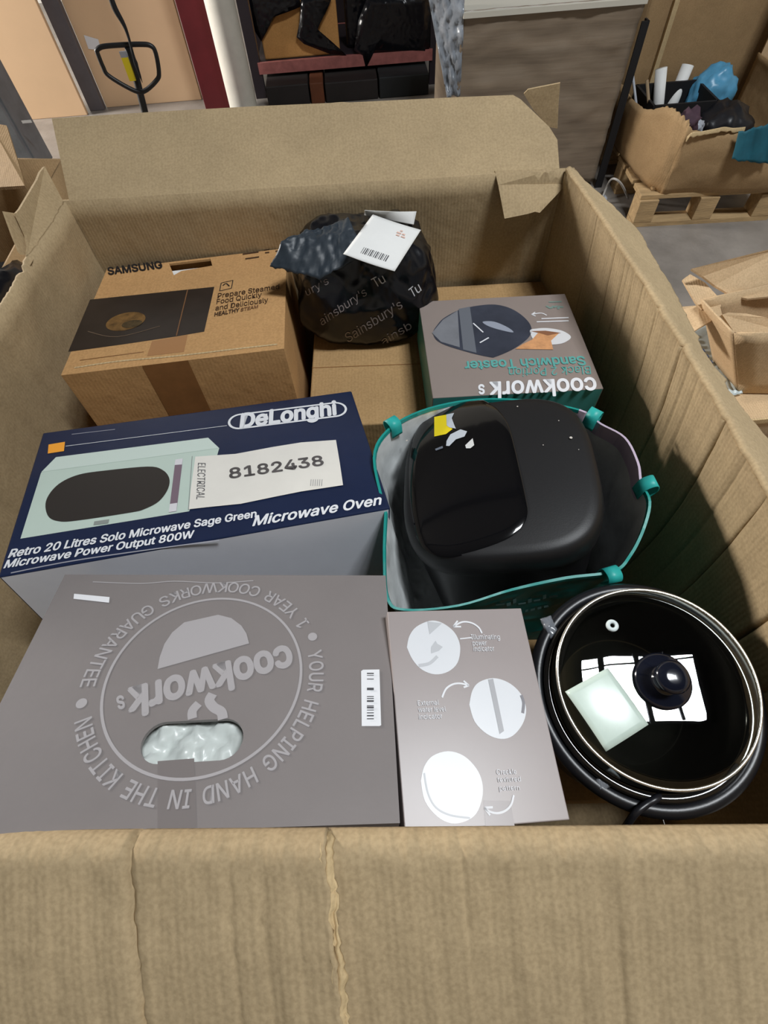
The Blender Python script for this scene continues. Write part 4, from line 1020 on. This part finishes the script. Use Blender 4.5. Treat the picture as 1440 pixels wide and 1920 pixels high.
# narrow black upright strip along the right edge of the stack
a, b = atY(1209, 30, 2.83), atY(1108, 352, 2.80)
BPST = root('edge_strip', 'narrow black upright strip beside the film wrapped stack', 'post', (1.30, 2.82, 0))
slab('flange', [Vector((1.275, 2.82, 0.0)), Vector((1.312, 2.82, 0.0)), Vector((1.308, 2.83, 0.66)), Vector((1.276, 2.83, 0.66))], Vector((0, 0.008, 0)), M_dk, BPST)
slab('flange', [Vector((1.305, 2.822, 0.0)), Vector((1.313, 2.822, 0.0)), Vector((1.310, 2.832, 0.66)), Vector((1.302, 2.832, 0.66))], Vector((0, 0.04, 0)), M_dk, BPST)

# open carton on the floor to the right
OC = root('open_carton', 'pale open carton with torn flaps beyond the right rim', 'carton', (1.38, 1.20, 0.203))
TP = [Vector((1.033, 1.116, .45)), Vector((1.005, 1.27, .45)), Vector((1.65, 1.40, .45)), Vector((1.65, 1.05, .45))]
BT = [Vector((1.18, 1.11, .206)), Vector((1.16, 1.25, .206)), Vector((1.62, 1.35, .206)), Vector((1.62, 1.05, .206))]
for i in range(4):
    j = (i + 1) % 4
    sheet('wall', lambda u, v, i=i, j=j: lerp(lerp(BT[i], BT[j], u), lerp(TP[i], TP[j], u), v), 8, 6, M_tan2, OC, 0.006)
slab('bottom', BT, Vector((0, 0, 0.006)), M_tan2, OC)
def flp(name, pts, m=M_tan2, th=0.006):
    P = [atZ(px, py, z) for px, py, z in pts]; return slab(name, P, Vector((0, 0, -th)), m, OC)
flp('flap', [(1296, 504, .50), (1440, 468, .52), (1480, 460, .52), (1480, 550, .43), (1440, 556, .43), (1402, 560, .43), (1370, 553, .43), (1340, 535, .445), (1318, 518, .47)])
flp('flap', [(1280, 524, .44), (1294, 514, .45), (1322, 530, .44), (1350, 560, .425), (1352, 575, .42), (1316, 580, .42), (1304, 566, .425)])
flp('flap', [(1262, 612, .36), (1270, 595, .38), (1282, 580, .40), (1310, 572, .42), (1350, 574, .42), (1354, 590, .42), (1312, 614, .40), (1278, 636, .37), (1274, 636, .36)])
flp('flap', [(1354, 590, .425), (1365, 586, .43), (1400, 588, .43), (1440, 596, .43), (1480, 600, .43), (1480, 625, .40), (1440, 634, .40), (1396, 640, .38), (1376, 622, .40)])
ws = [atZ(px, py, z) for px, py, z in ((1366, 744, .212), (1392, 738, .212), (1346, 600, .212), (1276, 630, .212))]
o = sheet('plastic_sheet', lambda u, v: lerp(lerp(ws[0], ws[1], u), lerp(ws[3], ws[2], u), v) + Vector((0, 0, 0.006 * abs(fbm((u * 4, v * 5, 6))))), 16, 24, wrap('pale_sheet', (190, 200, 200), 0.4, 0.25, 16), None, 0.003, origin=ws[0])
tag(o, 'pale grey plastic sheet with blue marks lying beside the open carton', 'sheet')
for k in range(6):
    t = 0.94 - 0.09 * k
    p = lerp(lerp(ws[0], ws[1], .18), lerp(ws[3], ws[2], .18), t) + Vector((0, 0, 0.008))
    mobj('blue_mark', *boxgeo(p, (0.016, 0.014, 0.003)), mat('mark_blue', (92, 112, 160), 0.6), o)
NCR = root('low_carton', 'low closed brown carton carrying the open carton and plastic sheet', 'carton', (1.36, 1.28, 0.0))
box('body', (0.0, 0.0, 0.1), (0.78, 0.56, 0.20), M_tan2, NCR, bev=0.004)
box('lid_edge', (0.0, -0.275, 0.19), (0.785, 0.02, 0.018), M_edge, NCR)
FCR = root('flat_carton', 'flat pale brown carton on the floor next to the low carton', 'carton', (1.42, 0.74, 0.0))
box('body', (0.0, 0.0, 0.07), (0.62, 0.36, 0.14), M_tan2, FCR, bev=0.004)
box('tape', (0.0, 0.0, 0.1403), (0.62, 0.05, 0.001), M_tape, FCR)

# ================================================================== BACKGROUND, LEFT AND CENTRE
M_peach = mat('peach_board', (222, 188, 150), 0.7, var=0.05, vscale=2)
def upright(name, label, cat, x0, x1, y, z1, m, th=0.03, z0=0.0):
    o = box(name, ((x0 + x1) / 2, y + th / 2, (z0 + z1) / 2), (x1 - x0, th, z1 - z0), m, None, origin=((x0 + x1) / 2, y + th / 2, z0), bev=0.003)
    return tag(o, label, cat)
xa = atY(325, 0, 4.4).x; xb = atY(97, 0, 4.4).x
P1 = upright('peach_panel', 'peach coloured board panel behind the pallet truck handle', 'panel', xb + 0.055, xa, 4.40, 1.9, M_peach)
P2 = upright('peach_panel', 'peach coloured board panel beside the grey cabinet', 'panel', xb - 0.9, xb - 0.055, 4.30, 1.9, M_peach)
upright('grey_post', 'narrow grey post between two peach board panels', 'post', xb - 0.05, xb + 0.05, 4.36, 1.9, mat('post_grey', (92, 88, 92), 0.6, var=0.15), 0.05)
q = [atY(*p, 4.396) for p in ((157, 66), (184, 74), (190, 94), (166, 92))]
slab('paper_label', q, Vector((0, 0.003, 0)), M_white, P1)
xr = atY(388, 0, 4.2).x; xw = atY(440, 0, 4.15).x
upright('maroon_panel', 'dark maroon upright panel next to the white post', 'panel', atY(326, 0, 4.2).x + 0.005, xr, 4.2, 1.9, mat('maroon_paint', (96, 28, 34), 0.5, var=0.2, vscale=4), 0.05)
tag(lathe('white_post', [(0.001, 0), (0.085, 0), (0.09, 0.02), (0.085, 0.9), (0.08, 1.8), (0.001, 1.8)], ((xr + xw) / 2, 4.12, 0), mat('white_cover', (200, 198, 188), 0.6, var=0.08), None, 24, origin=((xr + xw) / 2, 4.12, 0)), 'white round post between maroon panel and dark rack', 'post')
# rack
RK = root('storage_rack', 'dark storage rack with reddish beam and wrapped cartons', 'rack', (0.0, 4.6, 0.0))
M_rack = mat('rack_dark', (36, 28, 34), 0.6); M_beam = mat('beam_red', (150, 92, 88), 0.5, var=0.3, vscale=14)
for x in (-0.60, 0.60):
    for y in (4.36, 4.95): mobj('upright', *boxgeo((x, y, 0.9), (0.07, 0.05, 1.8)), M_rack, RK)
mobj('beam', *boxgeo((0.0, 4.34, 0.163), (1.16, 0.03, 0.06)), M_beam, RK)
mobj('beam', *boxgeo((0.0, 4.96, 0.163), (1.16, 0.03, 0.06)), M_beam, RK)
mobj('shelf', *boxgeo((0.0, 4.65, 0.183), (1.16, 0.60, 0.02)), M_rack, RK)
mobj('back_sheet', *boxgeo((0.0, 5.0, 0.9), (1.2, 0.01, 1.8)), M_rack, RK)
RC = root('rack_carton', 'tan carton on the rack shelf half wrapped in black film', 'carton', (-0.28, 4.5, 0.193))
o = box('body', (0, 0, 0.16), (0.50, 0.26, 0.32), card('kraft_shelf', (190, 142, 86), 'X'), RC, bev=0.008)
def film(px, y, name='black_film', par=RC, m=M_blackfilm):
    P = [atY(*q, y) for q in px]
    c = sum(P, Vector()) / len(P); n = len(P); rings_ = [1.0, .75, .5, .25, .02]; v = []
    for s in rings_:
        for p in P:
            q = c + (p - c) * s; v.append(q + Vector((0, -0.02 * (1 - s) + 0.012 * fbm(q, 14), 0)))
    f = [(j * n + k, j * n + (k + 1) % n, (j + 1) * n + (k + 1) % n, (j + 1) * n + k) for j in range(len(rings_) - 1) for k in range(n)]
    f.append(tuple((len(rings_) - 1) * n + k for k in range(n)))
    o = mobj(name, v, f, m, par, smooth=True); solid(o, 0.003, 0); return o
film([(465, -10), (560, -10), (565, 12), (520, 25), (505, 50), (490, 78), (478, 60)], 4.345)
film([(565, -10), (625, -10), (610, 25), (590, 40), (600, 70), (650, 104), (620, 102), (570, 82), (556, 70), (562, 40)], 4.335)
film([(690, -10), (810, -10), (805, 98), (700, 102), (686, 128), (680, 104), (664, 95), (672, 40)], 4.325)
BB = root('black_carton', 'black film wrapped block on the rack shelf', 'block', (0.28, 4.62, 0.193))
o = box('body', (0, 0, 0.17), (0.52, 0.34, 0.34), M_blackfilm, BB, bev=0.02)
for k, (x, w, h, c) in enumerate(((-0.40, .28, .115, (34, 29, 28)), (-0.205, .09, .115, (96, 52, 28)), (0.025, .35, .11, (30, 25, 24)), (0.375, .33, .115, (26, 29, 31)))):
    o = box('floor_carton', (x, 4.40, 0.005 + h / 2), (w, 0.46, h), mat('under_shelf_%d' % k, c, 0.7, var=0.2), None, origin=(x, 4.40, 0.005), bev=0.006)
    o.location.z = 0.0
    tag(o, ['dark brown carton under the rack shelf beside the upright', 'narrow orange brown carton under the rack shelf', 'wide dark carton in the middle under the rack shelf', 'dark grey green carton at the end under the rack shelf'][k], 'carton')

# pallet truck: handle loop, shaft, pump and forks
PT = root('pallet_truck', 'pallet truck with black loop handle and yellow sticker', 'pallet truck', (-0.95, 2.95, 0.0))
M_pt = mat('truck_black', (26, 26, 28), 0.45)
yh = 2.55
lp = [atY(*p, yh) for p in ((181, 95), (190, 88), (215, 85), (262, 83), (283, 86), (292, 100), (298, 135), (294, 150), (272, 170), (252, 170), (205, 143), (193, 125))]
tube('handle_loop', smoothpath(lp + [lp[0]], 5)[:-1], 0.008, M_pt, PT, 10, closed=True)
s0, s1 = atY(240, 86, yh + 0.004), atY(272, 212, yh + 0.06)
foot = Vector((-0.93, 2.80, 0.22))
tube('shaft', [s0, lerp(s0, s1, .5), s1, foot], 0.014, M_pt, PT, 12)
a, b = atY(233, 108, yh - 0.012), atY(249, 152, yh - 0.008)
slab('yellow_sticker', [a + Vector((-.012, 0, 0)), a + Vector((.012, 0, 0)), b + Vector((.012, 0, 0)), b + Vector((-.012, 0, 0))], Vector((0, 0.008, 0)), mat('sticker_lemon', (222, 200, 40), 0.5), PT)
a, b = atY(229, 97, yh - 0.012), atY(233, 108, yh - 0.012)
slab('grey_sticker', [a + Vector((-.012, 0, 0)), a + Vector((.012, 0, 0)), b + Vector((.012, 0, 0)), b + Vector((-.012, 0, 0))], Vector((0, 0.008, 0)), mat('sticker_grey', (150, 152, 160), 0.5), PT)
mobj('pump_block', *boxgeo((-0.93, 2.83, 0.16), (0.16, 0.14, 0.20)), M_pt, PT)
for s in (-1, 1):
    mobj('fork', *boxgeo((-0.93 + s * 0.19, 3.42, 0.07), (0.15, 1.05, 0.05)), mat('fork_red', (140, 40, 36), 0.5), PT)
    tube('steer_wheel', [(-0.93 + s * 0.03, 2.83, 0.06), (-0.93 + s * 0.08, 2.83, 0.06)], 0.06, M_pt, PT, 20)
    tube('fork_roller', [(-0.93 + s * 0.19 - 0.03, 3.85, 0.04), (-0.93 + s * 0.19 + 0.03, 3.85, 0.04)], 0.04, M_pt, PT, 16)
mobj('fork_bridge', *boxgeo((-0.93, 2.93, 0.12), (0.53, 0.06, 0.15)), mat('fork_red', (140, 40, 36), 0.5), PT)
# black strap hanging beside the truck handle
st = [atY(*p, yh - 0.03) for p in ((203, -20), (215, 15), (236, 55), (252, 110), (267, 155))]
o = tube('black_strap', smoothpath(st, 6), [0.008 + 0.003 * math.sin(i * .3) for i in range(len(smoothpath(st, 6)) - 6)] + [0.008, 0.006, 0.005, 0.004, 0.002, 0.001], M_dk, PT, 6)
# grey cabinet at the far left
GC = root('grey_cabinet', 'dark grey metal cabinet standing at the far left', 'cabinet', (-2.3, 3.55, 0.0))
M_cab = mat('cabinet_grey', (116, 120, 124), 0.5, var=0.25, vscale=5)
ca, cb2 = atY(4, 36, 3.35), atY(102, 318, 3.35)
xr_ = cb2.x
mobj('body', *boxgeo((xr_ - 0.38, 3.48, 0.75), (0.58, 0.20, 1.40)), M_cab, GC)
mobj('front_panel', *boxgeo((xr_ - 0.38, 3.365, 0.75), (0.56, 0.03, 1.36)), mat('cabinet_panel', (132, 136, 140), 0.45, var=0.3, vscale=6), GC)
mobj('plinth', *boxgeo((xr_ - 0.38, 3.48, 0.03), (0.56, 0.18, 0.06)), M_dk, GC)
mobj('pale_mark', *boxgeo((atY(50, 228, 3.34)), (0.05, 0.004, 0.012)), M_paper, GC)
# neighbouring carton at the left with black sack
LN = root('neighbour_carton', 'brown open carton close against the left side of the big carton', 'carton', (-1.05, 1.35, 0.0))
L4 = [Vector((-0.80, 0.75, 0)), Vector((-0.80, 1.62, 0)), Vector((-1.45, 1.75, 0)), Vector((-1.45, 0.75, 0))]
for i in range(4):
    a, b = L4[i], L4[(i + 1) % 4]
    sheet('wall', lambda u, v, a=a, b=b: lerp(a, b, u) + Vector((0, 0, 0.01 + 0.80 * v)), 6, 6, M_tan, LN, 0.007)
slab('bottom', [p + Vector((0, 0, 0.004)) for p in L4], Vector((0, 0, 0.008)), M_tan, LN)
slab('flap', [atZ(*q, z) for q, z in (((-20, 230), .86), ((12, 235), .86), ((42, 330), .84), ((46, 348), .84), ((-20, 352), .81))], Vector((0, 0, -.007)), M_tan, LN)
lump('black_sack', 'shiny black plastic sack poking out beside the left rim', 'sack', (-0.86, 1.02, 0.72), (0.14, 0.20, 0.12), M_blackfilm, 0.25, 21)
